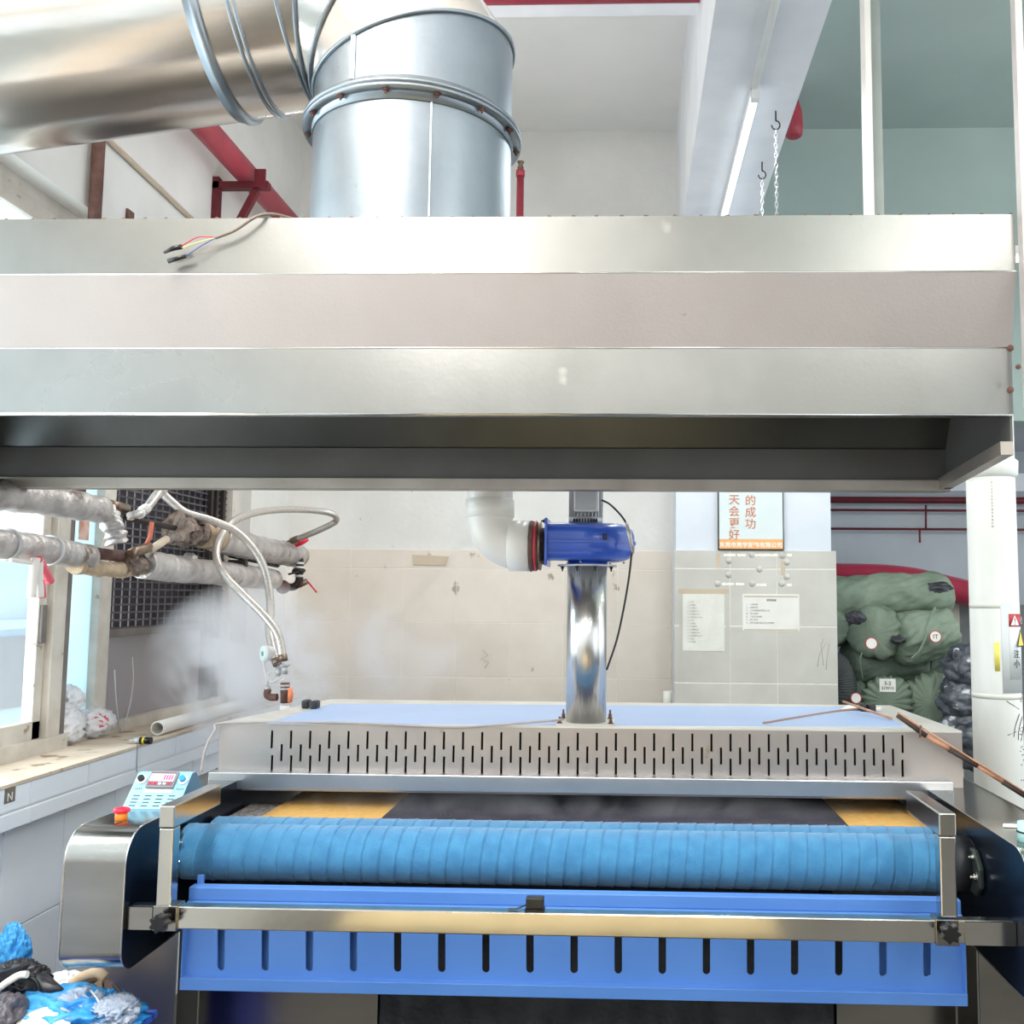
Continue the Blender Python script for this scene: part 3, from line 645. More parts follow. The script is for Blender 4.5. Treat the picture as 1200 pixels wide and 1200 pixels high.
b = MB(); b.cyl((XL+.03, RY+.155, RZ-.02), (x0_+.005, RY+.155, RZ-.02), RR_-.006, 32); b.build('bare_roller', M_chrome, mc)
# brackets and front bar
def bracket(pt, pb, rear, xw):
    a_ = PY(pt[0], pt[1], 2.17); xa = a_.x; z1_ = a_.z; zb2 = PY(pb[0], pb[1], 2.17).z
    b = MB(); b.box(xa, 2.17, z1_-.05, xa+xw, rear, z1_); arm = b.build('bracket_arm', M_chrome, mc, bevel=.003)
    b = MB(); b.box(xa+.001, 2.172, zb2, xa+xw-.001, 2.172+.035, z1_-.051); b.build('bracket_post', M_chrome, mc, bevel=.003)
bracket((187, 944), (187, 1063), 2.42, .035); bracket((1100, 953), (1100, 1075), 2.42, .038)
zb0 = PY(205, 1063, 2.17).z; zb1 = PY(205, 1090, 2.17).z
bar = MB().box(XLo+.145, 2.175, zb1, XR+.0, 2.205, zb0).build('front_bar', M_chrome, mc, bevel=.003)
for px0, px1, kn in ((178, 206, 188), (1097, 1124, 1113)):
    a_ = PY(px0, 1076, 2.165).x; c_ = PY(px1, 1076, 2.165).x
    MB().box(a_, 2.168, zb1-.003, c_, 2.21, zb0+.003).build('clamp_sleeve', M_cover, bar, bevel=.002)
    k = PY(kn, 1081 if kn < 500 else 1093, 2.14); b = MB()
    b.cyl(k+V((0, .028, 0)), k+V((0, .01, 0)), .008, 16)
    pts = []
    for i in range(42):
        a = 2*PI*i/42; r_ = .0185+.0035*math.cos(7*a); pts.append(V((k.x+r_*math.cos(a), k.y-.012, k.z+r_*math.sin(a))))
    b.prism(pts, (0, .02, 0)); b.build('clamp_knob', M_black, bar, bevel=.002)
MB().box(XL-.035, 2.168, zb1+.0, XL+.06, 2.176, zb0-.001).build('end_plate', M_cover, bar)
MB().box(XR-.11, 2.168, zb1+.0, XR+.0, 2.176, zb0-.001).build('end_plate', M_chrome, bar)
p = PY(627, 1058, 2.19); b = MB(); b.box(p.x-.022, 2.178, zb0+.001, p.x+.022, 2.205, zb0+.005).box(p.x-.020, 2.18, zb0+.005, p.x+.020, 2.203, zb0+.03, .003)
sn = b.build('sensor_block', M_black, bar); MB().tube(smooth_path([(p.x-.02, 2.19, zb0+.012), (p.x-.04, 2.19, zb0+.004), (p.x-.06, 2.19, zb0+.003)]), .002, 8).build('sensor_wire', M_black, bar)
# blue tray
TY = 2.30
tl_, tr_ = PY(219, 1100, TY).x, PY(1127, 1100, TY).x
ztt = PY(600, 1050, TY).z; zbb = PY(600, 1150, TY).z; zbl = PY(600, 1164, TY).z
tp = MB().box(tl_, TY, zbb, tr_, TY+.004, ztt).build('slotted_tray', M_blue)
cut = MB()
for i in range(17):
    xp = 259+51.72*i; a_ = PY(xp, 1084, TY); c_ = PY(xp, 1133+.0085*(xp-259), TY); rr = .0088
    pts = [(a_.x+rr*math.cos(t), TY-.02, a_.z+rr*math.sin(t)) for t in [PI*k/8 for k in range(9)]]+[(c_.x-rr*math.cos(t), TY-.02, c_.z-rr*math.sin(t)) for t in [PI*k/8 for k in range(9)]]
    cut.prism(pts, (0, .04, 0))
boolean(tp, cut); tp.data.transform(Matrix.Translation(tp.location-V(mc.location))); tp.location = (0, 0, 0); tp.parent = mc
b = MB(); b.box(tl_-.003, TY-.022, zbl, tr_+.003, TY+.004, zbb+.001); b.box(tl_-.003, TY-.02, zbl, tl_, TY+.004, ztt-.04).box(tr_, TY-.02, zbl, tr_+.003, TY+.004, ztt-.04); b.build('tray_lip', M_blue, tp, bevel=.002)
b = MB(); b.box(tl_, TY-.002, ztt-.022, tr_, TY+.03, ztt+.008).box(tl_, TY-.010, ztt-.030, tr_, TY, ztt-.022); b.build('tray_flange', M_blue, tp, bevel=.002)
MB().box(PY(235, 1040, 2.35).x, 2.33, ztt-.01, PY(242, 1040, 2.35).x, 2.338, ztt+.026).build('tray_hanger', M_blue, tp)
for pa_, pb2 in ((240, 436), (1010, 1112)):
    MB().box(PY(pa_, 1110, TY+.03).x, TY+.03, zbb, PY(pb2, 1110, TY+.03).x, TY+.033, ztt-.02).build('inner_blue_plate', M_blue, tp)
# lower body
bd = MB(); bd.box(-1.06, 2.62, 0, .80, 3.45, .93); body = bd.build('body', M_dark, mc)
def panel(px0, px1, Y, z0, z1, m, name='front_panel', l=None):
    a_, c_ = PY(px0, 1175, Y).x, PY(px1, 1175, Y).x
    o = MB().box(a_, Y, z0, c_, Y+.004, z1).build(name, m, mc, bevel=.001)
    if l: lab(o, l)
    return o
panel(207, 231, 2.60, .02, .93, M_gut); panel(233, 443, 2.60, .02, .66, M_cover); panel(980, 1120, 2.60, .02, .59, M_cover); panel(1122, 1146, 2.59, .02, .78, M_cover)
panel(300, 500, 2.61, .80, .90, M_gut, 'rear_beam'); panel(960, 1100, 2.61, .80, .90, M_gut, 'rear_beam')
panel(110, 205, 2.50, .02, .755, mat('leg_steel', (206, 202, 196), (186, 182, 176), .36, .85, scale=4), 'leg_panel'); panel(1148, 1290, 2.42, .02, .755, M_cover, 'leg_panel')
for a_, c_ in (((262, 1045), (400, 1027)), ((405, 1045), (960, 1032))):
    b = MB(); q0, q1 = PY(a_[0], 1040, 2.5), PY(c_[0], 1040, 2.5); b.box(q0.x, 2.5, PY(600, 1046, 2.5).z, q1.x, 2.53, PY(600, 1034, 2.5).z, .006); b.build('lower_roller_bar', M_rubber, mc)
# hanging dark cloth under the tray (folds)
b = MB(); n = 90; xa, xb2 = PY(444, 1180, 2.55).x, PY(978, 1180, 2.55).x; rows = []
for j in range(9):
    zz = .9-.88*j/8; rows.append([b.b.verts.new((xa+(xb2-xa)*i/n, 2.56+.018*math.sin(i*.9+.5*math.sin(j))*noise.noise(V((i*.11, j*.2, 3)))*2, zz)) for i in range(n+1)])
for A, B in zip(rows, rows[1:]):
    for i in range(n): b.b.faces.new((A[i], A[i+1], B[i+1], B[i])).smooth = True
o = b.build('hanging_cloth', M_cloth); md = o.modifiers.new('s', 'SOLIDIFY'); md.thickness = .003
tag(o, 'black cloth hanging below the blue slotted tray', 'fabric')
# cables along the steam box
o = MB().tube(smooth_path([PY(236, 905, 2.75), PY(240, 880, 2.76), PY(252, 856, 2.78), PY(266, 847, 2.79), PY(400, 847, 2.79), PY(520, 852, 2.79), PY(575, 850, 2.79), PY(640, 845, 2.79), PY(660, 843, 2.82)], 6), .0035, 8).build('grey_cable', mat('cable_grey2', (168, 158, 156), rough=.5))
tag(o, 'thin grey cable running along the steam box front edge, left of the steel pipe', 'cable')
z5 = zt0+.007
o = MB().tube(smooth_path([PZ(895, 848, z5), PZ(930, 842, z5), PZ(980, 834, z5), PZ(1015, 830, z5+.005)], 6), .005, 8).build('brown_cord', mat('cord_brown', (150, 120, 104), rough=.6))
tag(o, 'brownish cord lying on the blue film of the steam box, right side', 'cord')
t = thing('taped_rod', 'long copper brown taped rod slanting down to the right past the machine', 'rod', PY(1120, 890, 2.72))
segs = [(1052, 838), (1085, 862), (1112, 878), (1145, 897), (1175, 916), (1210, 938)]
for i, (a_, c_) in enumerate(zip(segs, segs[1:])):
    MB().tube([PY(a_[0], a_[1], 2.76), PY(c_[0], c_[1], 2.76)], .0065 if i % 2 else .008, 10).build('wrapping', M_copper if i % 2 else M_dkmetal, t)
MB().tube([PY(1052, 835, 2.752), PY(1210, 934, 2.752)], .0025, 8).build('core', M_copper, t)
MB().cyl(PY(1079, 850, 2.75), PY(1078, 864, 2.75), .003, 8).build('pin', M_rust, t)
o = MB().tube([PZ(988, 822, zt0+.04), PZ(1045, 842, zt0+.012)], .004, 8).build('copper_strip', M_copper); tag(o, 'short copper coloured strip on the rear right corner of the steam box', 'strip')
b = MB(); p0 = PZ(1020, 832, z5); b.hexa([p0+V(v) for v in ((-.1, 0, 0), (.03, -.02, 0), (.05, .05, 0), (-.06, .06, 0), (-.1, 0, .003), (.03, -.02, .006), (.05, .05, .004), (-.06, .06, .008))])
tag(b.build('paper_sheet', M_paper), 'crumpled white paper on the steam box beside the copper strip', 'paper')

# ------------------------------------------------------------------ exhaust pipe and blower
pxc, pyc = -.12, 2.87; pz0 = zt0+.008
t = thing('steel_exhaust_pipe', 'polished stainless exhaust pipe standing on the steam box', 'pipe', (pxc, pyc, zt0+.005))
zpt = PY(687, 664, 2.87).z
MB().lathe((pxc, pyc, pz0+.004), (0, 0, 1), [(0, .0605), (zpt-pz0-.004, .0605)], 48).build('tube', mat('pipe_stainless', (222, 220, 218), (206, 203, 200), .27, 1, scale=3, stretch=(6, 6, .2), bump=.25, bscale=9), t)
b = MB(); b.box(pxc-.085, pyc-.07, zt0+.0055, pxc+.085, pyc+.09, zt0+.012); bp_ = b.build('base_plate', M_rust if 0 else M_whitesteel, t)
for dx in (-.075, .075):
    hexbolt((pxc+dx, pyc-.055, zt0+.012), (0, 0, 1), .006, .01).build('bolt', M_rust, t)
    hexbolt((pxc+dx*.95, pyc+.06, zt0+.012), (0, 0, 1), .006, .014).build('bolt', M_rust, t)
b = MB(); b.lathe((pxc, pyc, zpt), (0, 0, 1), [(0, .06), (0, .09), (.005, .09), (.005, .06)], 40); b.build('top_flange', M_alu, t)
for a in (200, 250, 290, 340): hexbolt((pxc+.078*math.cos(math.radians(a)), pyc+.078*math.sin(math.radians(a)), zpt), (0, 0, -1), .005, .008).build('bolt', M_iron, t)
bz0, bz1 = PY(690, 657, 2.765).z, PY(690, 611, 2.765).z
bl_ = thing('centrifugal_blower', 'glossy blue centrifugal blower with grey motor on top of the steel pipe', 'blower', (pxc, pyc, zpt+.005))
bcx, bcy = PY(700, 640, 2.85).x-.005, 2.88; hh = bz1-bz0; rr = .118
b = MB()
prof = [(0, .03), (0, rr-.05), (.003, rr-.034), (.010, rr-.018), (.022, rr-.006), (.036, rr-.001), (hh*.46, rr), (hh*.46, rr+.004), (hh*.53, rr+.004), (hh*.53, rr), (hh-.034, rr-.001), (hh-.020, rr-.006), (hh-.009, rr-.018), (hh-.002, rr-.034), (hh, rr-.05), (hh, .03)]
def scroll(h, th, r): return r*(1+.04*max(0, math.sin(th-PI))) if r > .04 and th > PI else r
b.lathe((bcx, bcy, bz0), (0, 0, 1), prof, 64)
# outlet duct block to the left, towards the front side of the volute
oy0, oy1 = bcy-rr+.002, bcy-.0
ox = PY(642, 640, 2.78).x
bb2 = bmesh.new(); q_ = MB(); q_.box(ox-.03, oy0+.003, bz0+.002, bcx, oy1, bz1-.002)
bmesh.ops.bevel(q_.b, geom=[e for e in q_.b.edges if abs(e.verts[0].co.x-e.verts[1].co.x) > .01], offset=.03, segments=5, affect='EDGES', profile=.5)
for v in q_.b.verts: v.co.x = max(v.co.x, ox-.001)
for f in q_.b.faces: f.smooth = True
b.merge(q_.b)
vol = b.build('volute_casing', M_blower, bl_); md = vol.modifiers.new('es', 'EDGE_SPLIT'); md.split_angle = math.radians(50)
b = MB(); b.box(ox-.008, oy0-.012, bz0-.016, ox, oy1+.012, bz1+.01, .003)
of = b.build('outlet_flange', M_blower, bl_)
for zz in (bz0-.006, bz1): hexbolt((ox-.008, oy0-.004, zz), (-1, 0, 0), .005, .006).build('bolt', M_iron, of)
MB().box(ox+.002, bcy-rr-.0035, (bz0+bz1)/2-.005, bcx+.0, bcy-rr+.012, (bz0+bz1)/2+.004, .0015).build('casing_seam', M_blower, vol)
for px in (670, 709):
    q = PY(px, 629, bcy-rr); MB().box(q.x-.006, bcy-math.sqrt(max(0, rr*rr-(q.x-bcx)**2))-.009, q.z-.009, q.x+.006, bcy-math.sqrt(max(0, rr*rr-(q.x-bcx)**2))+.004, q.z+.009, .002).build('clip', M_navy, vol)
MB().lathe((pxc, pyc, zpt+.005), (0, 0, 1), [(0, .066), (.004, .062), (bz0-zpt-.003, .06)], 40).build('inlet_neck', M_blower, bl_)
b = MB()
for a in range(0, 360, 60): b.blob((bcx+.085*math.cos(math.radians(a)), bcy+.085*math.sin(math.radians(a)), bz0-.002), (.005, .005, .004), 0, 1, 1)
b.build('screw', M_chrome, vol)
mx = PY(686, 600, 2.85).x; mr = .052
b = MB(); b.cyl((mx, bcy, bz1), (mx, bcy, bz1+.02), mr, 32); b.cyl((mx, bcy, bz1+.02), (mx, bcy, bz1+.2), mr-.008, 32)
for k in range(28): a = 2*PI*k/28; b.beam((mx+(mr-.005)*math.cos(a), bcy+(mr-.005)*math.sin(a), bz1+.02), (mx+(mr-.005)*math.cos(a), bcy+(mr-.005)*math.sin(a), bz1+.19), .003, .01, (math.cos(a), math.sin(a), 0))
b.cyl((mx, bcy, bz1+.19), (mx, bcy, bz1+.21), mr, 32)
mo = b.build('motor', M_alu, bl_)
q0, q1 = PY(672, 600, bcy-.07), PY(701, 600, bcy-.07); zz0 = PY(686, 600, bcy-.07).z
jb = MB().box(q0.x, bcy-.075, zz0, q1.x, bcy-.04, zz0+.08, .006).build('terminal_box', M_alu, mo); MB().box(q0.x+.006, bcy-.0765, zz0+.006, q1.x-.006, bcy-.0745, zz0+.074, .001).build('cover_plate', mat('cover_grey', (186, 188, 194), rough=.45), mo)
b = MB()
for k in range(9): b.box(mx-.035+.0085*k, bcy-mr-.0015, bz1+.003, mx-.031+.0085*k, bcy-mr+.012, bz1+.014)
b.build('cooling_slot', M_iron, mo)
cp = smooth_path([PY(705, 586, 2.8), PY(716, 592, 2.78), PY(732, 610, 2.76), PY(740, 632, 2.76), PY(740, 650, 2.76), PY(735, 690, 2.78), PY(724, 745, 2.80), PY(711, 785, 2.815)])
o = MB().tube(cp, .0032, 8).build('power_cable', M_black); tag(o, 'black power cable curving from blower motor down to the steel pipe', 'cable')
MB().tube([PY(735, 612, 2.757), PY(738, 628, 2.755), PY(742, 646, 2.757)], [.004, .0075, .004], 10).build('cable_tie', M_paperv, o) if 0 else None
o2 = MB().tube([PY(734, 612, 2.755), PY(738, 628, 2.752), PY(742, 648, 2.755)], [.004, .0075, .004], 10).build('tape_wrap', M_hose); o2.data.transform(Matrix.Translation(o2.location-V(o.location))); o2.location = (0, 0, 0); o2.parent = o
# white PVC elbow
t = thing('white_exhaust_elbow', 'fat white plastic elbow pipe joining the blower from the left', 'pipe', PY(575, 640, 2.85))
ye = (oy0+oy1)/2; zc = PY(640, 640, ye).z; rp = .0685; vx = PY(574, 600, ye).x; hx = PY(598, 640, ye).x
bR = .085; vx2 = vx; cx0 = vx+bR; 
ztop = 2.6
pts = [(vx, ye, ztop)]+[(vx+bR-bR*math.cos(a), ye, zc+bR-bR*math.sin(a)) for a in [PI/2*k/14 for k in range(15)]]
pts = [V(p) for p in pts]; pts.append(V((hx, ye, zc)))
MB().tube(pts, rp, 40).build('bend', M_pvc, t)
zc1, zc2 = PY(574, 607, ye).z, PY(574, 586, ye).z
MB().lathe((vx, ye, zc1), (0, 0, 1), [(0, rp), (.002, rp+.005), (zc2-zc1, rp+.005), (zc2-zc1+.002, rp)], 40).build('coupling', M_pvc, t)
x2 = PY(623, 640, ye).x; x3 = PY(633, 640, ye).x
MB().lathe((hx-.004, ye, zc), (1, 0, 0), [(0, rp), (.003, rp+.007), (x2-hx, rp+.007), (x2-hx, rp)], 40).build('socket', M_pvc, t)
b = MB(); b.lathe((x2-.002, ye, zc), (1, 0, 0), [(0, rp), (0, rp+.009), (.008, rp+.006), (.02, rp+.004), (x3-x2, rp-.002)], 40); b.build('clamp_ring', M_rust, t)
lab(MB().lathe((x2+.012, ye, zc), (1, 0, 0), [(0, rp), (0, rp+.0075), (.004, rp+.0075), (.004, rp)], 40).build('seal_ring', M_red, t), 'red seal line')
MB().lathe((x3-.002, ye, zc), (1, 0, 0), [(0, .04), (0, rp+.004), (.005, rp+.004), (.005, .055), (ox-.008-x3, .055)], 36).build('spigot', M_brass, t)

# ------------------------------------------------------------------ wall items on the pier
yq = PYF-.001
def pier_box(px0, py0, px1, py1, m, name, parent=None, t=.002, off=0):
    a_, c_ = PY(px0, py0, yq), PY(px1, py1, yq)
    return MB().box(a_.x, yq-off-t, c_.z, c_.x, yq-off, a_.z).build(name, m, parent)
t = thing('motto_poster', 'framed pale poster with orange Chinese characters on the pier', 'poster', PY(880, 645, yq))
tl2, br2 = PY(841, 560, yq), PY(918.5, 645, yq); ztop_ = tl2.z+.35
y0_ = PYF+.008
MB().box(tl2.x, y0_-.02, br2.z, br2.x, y0_, ztop_, .002).build('frame', M_inkk, t)
MB().box(tl2.x+.006, y0_-.0215, br2.z+.006, br2.x-.006, y0_-.0195, ztop_-.006).build('sheet', M_postw, t)
zo = PY(880, 632, yq).z
MB().box(tl2.x+.006, y0_-.0225, br2.z+.006, br2.x-.006, y0_-.0215, zo).build('footer_band', M_posto, t)
yt = y0_-.023
for col, s in ((860.5, '天会更好'), (879.5, '的成功')):
    for i, ch in enumerate(s):
        yy = (586 if s[0] == '天' else 587)+13.7*i; q = PY(col, yy+4.2, yt); text('character', ch, .059, M_ink, facing(q), t, bold=.0003)
q = PY(880, 641.0, yt); text('character', '东莞市隽宇服饰有限公司', .030, M_inkw, facing((q.x, yt, q.z)), t, bold=.0006)
for s, col, n0 in (('明', 860.5, 1), ('昨天', 879.5, 2)): pass
# notices
t = thing('notice_sheet', 'white landscape notice with printed lines taped on the tiled pier', 'notice', PY(903, 740, yq))
pier_box(870, 696, 937, 740, M_paper, 'sheet', t, .0015)
for y_ in (698, 737): pier_box(872, y_, 935, y_+2, M_tapeb, 'tape', t, .001, .0015)
text('print', '规章制度', .013, M_inkk, facing(PY(904, 704.5, yq-.0018)), t)
for i, s in enumerate(('一、上班时间', '二、注意安全', '三、工作场所保持整洁卫生', '四、禁止吸烟', '五、下班关闭电源', '六、服从安排', '七、爱护机器设备以及公司财物')):
    text('print', s, .0105, M_inkg, facing(PY(874, 709+3.6*i, yq-.0018)), t, align='LEFT')
t = thing('laminated_notice', 'wrinkled yellowish laminated notice taped on the left of the tiled pier', 'notice', PY(825, 763, yq))
pier_box(795, 690, 855, 696, M_tapeb, 'tape', t, .0008)
pier_box(800, 696, 849, 763, M_paperv, 'sheet', t, .0025)
for x_ in (796, 851): pier_box(x_, 697, x_+4, 772, M_tile2, 'tape', t, .0008)
for i in range(14): text('print', '一二三四五六七八九十'[:4+(i*7) % 6], .009, M_inkg, facing(PY(805, 706+3.6*i, yq-.003)), t, align='LEFT')
# glue remains
t = thing('glue_mark', 'row of torn white glue streaks with round adhesive pads on the pier', 'glue marks', PY(880, 690, yq))
for (a_, c_, y_) in ((848, 862, 649), (864, 874, 649), (884, 912, 649), (922, 928, 649), (846, 860, 683), (862, 872, 683), (886, 898, 684), (922, 928, 684)):
    qa, qc = PY(a_, y_, yq), PY(c_, y_+3, yq); n = 9; pts = []
    for i in range(n): f = i/(n-1); pts.append((qa.x+(qc.x-qa.x)*f, yq, qa.z+.006*noise.noise(V((a_+i*.8, 1, 0)))))
    for i in range(n-1, -1, -1): f = i/(n-1); pts.append((qa.x+(qc.x-qa.x)*f, yq, qc.z+.006*noise.noise(V((a_+i*.8, 9, 0)))))
    MB().prism(pts, (0, -.001, 0)).build('streak', M_inkw, t)
for (x_, y_) in ((854, 657), (881, 650), (890, 667), (917, 651), (922, 659), (854, 674), (922, 676), (881, 684), (916, 684), (841, 684)):
    q = PY(x_, y_, yq); MB().lathe(q, (0, -1, 0), [(0, .0165), (.0018, .0160), (.002, .0001)], 20).build('adhesive_pad', M_tile2, t)
for (x_, y0s, y1s) in ((842, 649, 666), (918, 658, 674)): pier_box(x_-3, y0s, x_+2, y1s, M_tapeb, 'tape', t, .001)
# pencil scribbles
b = MB(); b.tube([PY(965, 780, yq), PY(962, 755, yq), PY(966, 748, yq)], .0012, 5); b.tube([PY(958, 781, yq), PY(960, 768, yq), PY(967, 755, yq), PY(972, 754, yq), PY(969, 772, yq), PY(968, 785, yq)], .0012, 5)
o = b.build('pencil_scribble', M_inkg); tag(o, 'looping pencil scribble low on the right of the tiled pier', 'scribble')
b = MB(); b.tube([PY(x_, y_, YB-.009) for x_, y_ in ((566, 762), (572, 768), (563, 772), (573, 776), (568, 783))], .0012, 5); o = b.build('pencil_scribble', M_inkg); tag(o, 'zigzag pencil scribble on the cream back wall tiles', 'scribble')
o = MB().hexa([PY(483, 650, YB-.009), PY(526, 652, YB-.009), PY(526, 652, YB-.011), PY(483, 650, YB-.011), PY(484, 662, YB-.009), PY(522, 663, YB-.009), PY(522, 663, YB-.011), PY(484, 662, YB-.011)]).build('tape_piece', M_tapeb)
tag(o, 'torn piece of beige tape on the top row of back wall tiles', 'tape')
b = MB(); q0, q1 = PY(777, 826, 5.1), PY(788, 810, 5.1); b.lathe((q0.x+.024, 5.1, 1.0), (0, 0, 1), [(0, .024), (q1.z-1.0, .024)], 20); tag(b.build('short_tube', M_paperv), 'short cream tube behind the steam box beside the pier corner', 'tube')

# ------------------------------------------------------------------ beam items
zb3 = 3.5
t = thing('tube_lamp', 'lit white fluorescent tube fixed under the beam', 'lamp', (.468, 4.05, zb3-.06))
MB().box(.452, 3.36, zb3-.03, .484, 4.75, zb3, .003).build('batten', M_white, t); MB().cyl((.468, 3.40, zb3-.045), (.468, 4.72, zb3-.045), .0135, 20).build('tube', M_tube, t)
for ya in (3.355, 4.72): MB().box(.452, ya, zb3-.065, .484, ya+.035, zb3, .003).build('lamp_holder', M_white, t)
l = area('tube_lamp_light', (.468, 4.05, zb3-.065), 1.3, .03, 14, (0, 0, PI/2), (.92, .97, 1))
o = MB().tube([(.463, 1.6, zb3-.016), (.463, 3.36, zb3-.016)], .014, 14).build('conduit', M_white); tag(o, 'white conduit running along the beam to the tube lamp', 'conduit')
for (px, py, l_) in ((909, 130, 'longer chain hanging from a hook under the beam, right one'), (893, 190, 'shorter chain hanging from a hook under the beam, left one')):
    q = PZ(px, py, zb3); t = thing('hanging_chain', l_, 'chain', (q.x, q.y, 2.47), 'chains under the beam')
    b = MB(); b.cyl(q, q+V((0, 0, -.04)), .003, 8); b.tube([q+V((0, 0, -.04))+V((.016*math.sin(a), 0, -.018+.018*math.cos(a))) for a in [PI*1.5*k/12 for k in range(13)]], .0028, 8); b.build('hook', M_iron, t)
    b = MB(); zz = q.z-.08; i = 0
    while zz > 2.48:
        pts = []
        for k in range(10):
            a = 2*PI*k/10; dx_ = .006*math.cos(a); dz_ = .013*math.sin(a)
            pts.append((q.x+(dx_ if i % 2 else 0), q.y+(0 if i % 2 else dx_), zz+dz_))
        b.tube(pts, .0016, 5, closed=True); zz -= .02; i += 1
    b.build('chain_links', M_alu, t)
q = PY(930, 138, 4.9); b = MB(); b.lathe((q.x, 4.9, q.z-.11), (0, 0, 1), [(0, .03), (.01, .045), (.06, .05), (.14, .045), (.2, .03)], 24); b.cyl((q.x, 4.9, q.z+.08), (q.x, 4.9, ZC), .015, 12)
tag(b.build('red_fire_fitting', M_redpipe), 'red rounded fire fitting half hidden behind the right side of the beam', 'fire fitting')
# two added tube lamps, out of view, brightening back wall and ceiling
for (x, y, l_) in ((-.85, 3.95, 'added unseen tube lamp behind the hood, left bay'), (2.2, 3.9, 'added unseen tube lamp behind the hood, right bay')):
    t = thing('added_tube_lamp', l_, 'lamp', (x, y, 3.02))
    box('batten', M_white, x-.6, y-.03, 3.04, x+.6, y+.03, 3.07, t, .004); MB().cyl((x-.58, y, 3.02), (x+.58, y, 3.02), .013, 16).build('tube', M_tube, t)
    for xx in (x-.2, x+.2): MB().cyl((xx, y, 3.07), (xx, y, ZC), .002, 6).build('hanger_wire', M_alu, t)
    e = 14 if x < 0 else 7
    area('added_tube_lamp_light', (x, y, 3.0), 1.2, .06, e, (0, 0, 0), (1, .98, .95)); area('added_tube_lamp_light', (x, y, 3.1), 1.2, .06, e, (PI, 0, 0), (1, .98, .95)).data.energy = e*.3
# red pipes
o = MB().tube([PY(560, 0, 3.3), PY(860, -3, 3.3)], .0001, 4) if 0 else None
zr = PY(700, -4, 3.45).z
o = MB().cyl((-2.0, 3.45, zr), (.27, 3.45, zr), .026, 20).build('red_pipe', M_redpipe); tag(o, 'red fire pipe along the top of the picture under the cross beam', 'pipe', None)
pa, pbp = PX(235, 150, -1.78), PX(345, 262, -1.78)
zz = (pa.z+pbp.z)/2
t = thing('red_pipe', 'thick red fire pipe running along the left wall to the back', 'pipe', (-1.78, 4.3, zz))
MB().cyl((-1.78, 2.0, zz), (-1.78, 5.29, zz), .052, 24).build('pipe', M_redpipe, t)
q = PX(252, 192, XW); yb3 = q.y
t = thing('pipe_bracket', 'dark red triangular bracket on the left wall carrying the thick red pipe', 'bracket', (XW, yb3, 3.3))
b = MB(); b.box(XW, yb3-.02, zz-.5, XW+.03, yb3+.02, zz-.03); b.box(XW, yb3-.02, zz-.085, XW+.26, yb3+.02, zz-.053); b.beam((XW+.02, yb3, zz-.46), (XW+.2, yb3, zz-.09), .03, .03); b.build('steel_angles', M_dred, t)
MB().box(XW+.20, yb3-.03, zz-.085, XW+.25, yb3-.02, zz-.0).build('u_bolt', M_dred, t)
q = PY(610, 200, 4.5); q2 = PY(610, 192, 4.5); t = thing('sprinkler_pipe', 'thin red upright sprinkler pipe beside the big duct', 'pipe', (q.x, 4.5, 2.3))
MB().cyl((q.x, 4.5, 2.3), (q.x, 4.5, q.z), .018, 16).cyl((q.x, 4.5, q.z-.03), (q.x, 4.5, q.z), .022, 16).build('pipe', M_redpipe, t)
MB().cyl((q.x, 4.5, 2.32), (q.x, 5.3, 2.32), .018, 16).build('pipe', M_redpipe, t)
b = MB(); b.lathe((q.x, 4.5, q.z), (0, 0, 1), [(0, .012), (.015, .016), (.03, .01), (.045, .018), (.05, .006)], 12); b.build('sprinkler_head', M_brass, t)
q = PX(114, 200, -1.89); o = MB().cyl((-1.89, q.y, 1.92), (-1.89, q.y, ZC), .022, 14).build('rusty_upright_pipe', M_rust); tag(o, 'rusty brown upright pipe on the left wall above the hood', 'pipe')
q0, q1 = PX(125, 155, XW+.012), PX(230, 258, XW+.012); o = MB().cyl((XW+.012, 1.0, q0.z+.06), (XW+.012, 5.28, q1.z-.06), .011, 10).build('wall_conduit', M_tapeb); tag(o, 'thin beige conduit along the left wall below the red pipe', 'conduit')
q = PX(150, 252, XW); o = MB().box(XW, q.y-.02, q.z-.03, XW+.01, q.y+.03, q.z+.02, .003).build('wall_clip', M_rust); tag(o, 'small rusty wall fitting just above the hood on the left wall', 'fitting')
# right bay pipes (dark red, thin) on the back wall
for (y_, r_, l_) in ((586, .022, 'thick dark red pipe across the grey back wall, topmost'), (598, .008, 'thin dark red pipe below the thick one on the grey wall'), (620, .008, 'lowest thin dark red pipe on the grey back wall')):
    q = PY(1060, y_, YA-.06); tag(MB().cyl((P1+.005, YA-.06, q.z), (4.5, YA-.06, q.z), r_, 12).build('dark_red_pipe', M_dred), l_, 'pipe', 'dark red pipes on the grey wall')
q = PY(1085, 592, YA-.06); q2 = PY(1085, 619, YA-.06); q3 = PY(1078, 636, YA-.06)
tag(MB().cyl(q, q2, .007, 8).build('pipe_drop', M_dred), 'short upright pipe linking the two thin red pipes', 'pipe'); tag(MB().cyl((q3.x, YA-.06, q2.z), q3, .007, 8).build('pipe_drop', M_dred), 'short pipe stub hanging below the lowest thin red pipe', 'pipe')
struct(lab(box('trim_4', M_beam, P1, YA-.02, PY(1060, 575, YA-.02).z+.0, 4.5, YA, PY(1060, 575, YA-.02).z+.12), 'white strip on the grey wall'))
# wall conduit at back-left corner
q = PY(322, 640, YB-.01); o = MB().box(q.x-.012, YB-.022, .9, q.x+.012, YB-.009, ZC-.05, .002).build('wall_conduit', M_pvc); tag(o, 'white vertical cable duct in the back left corner', 'conduit')
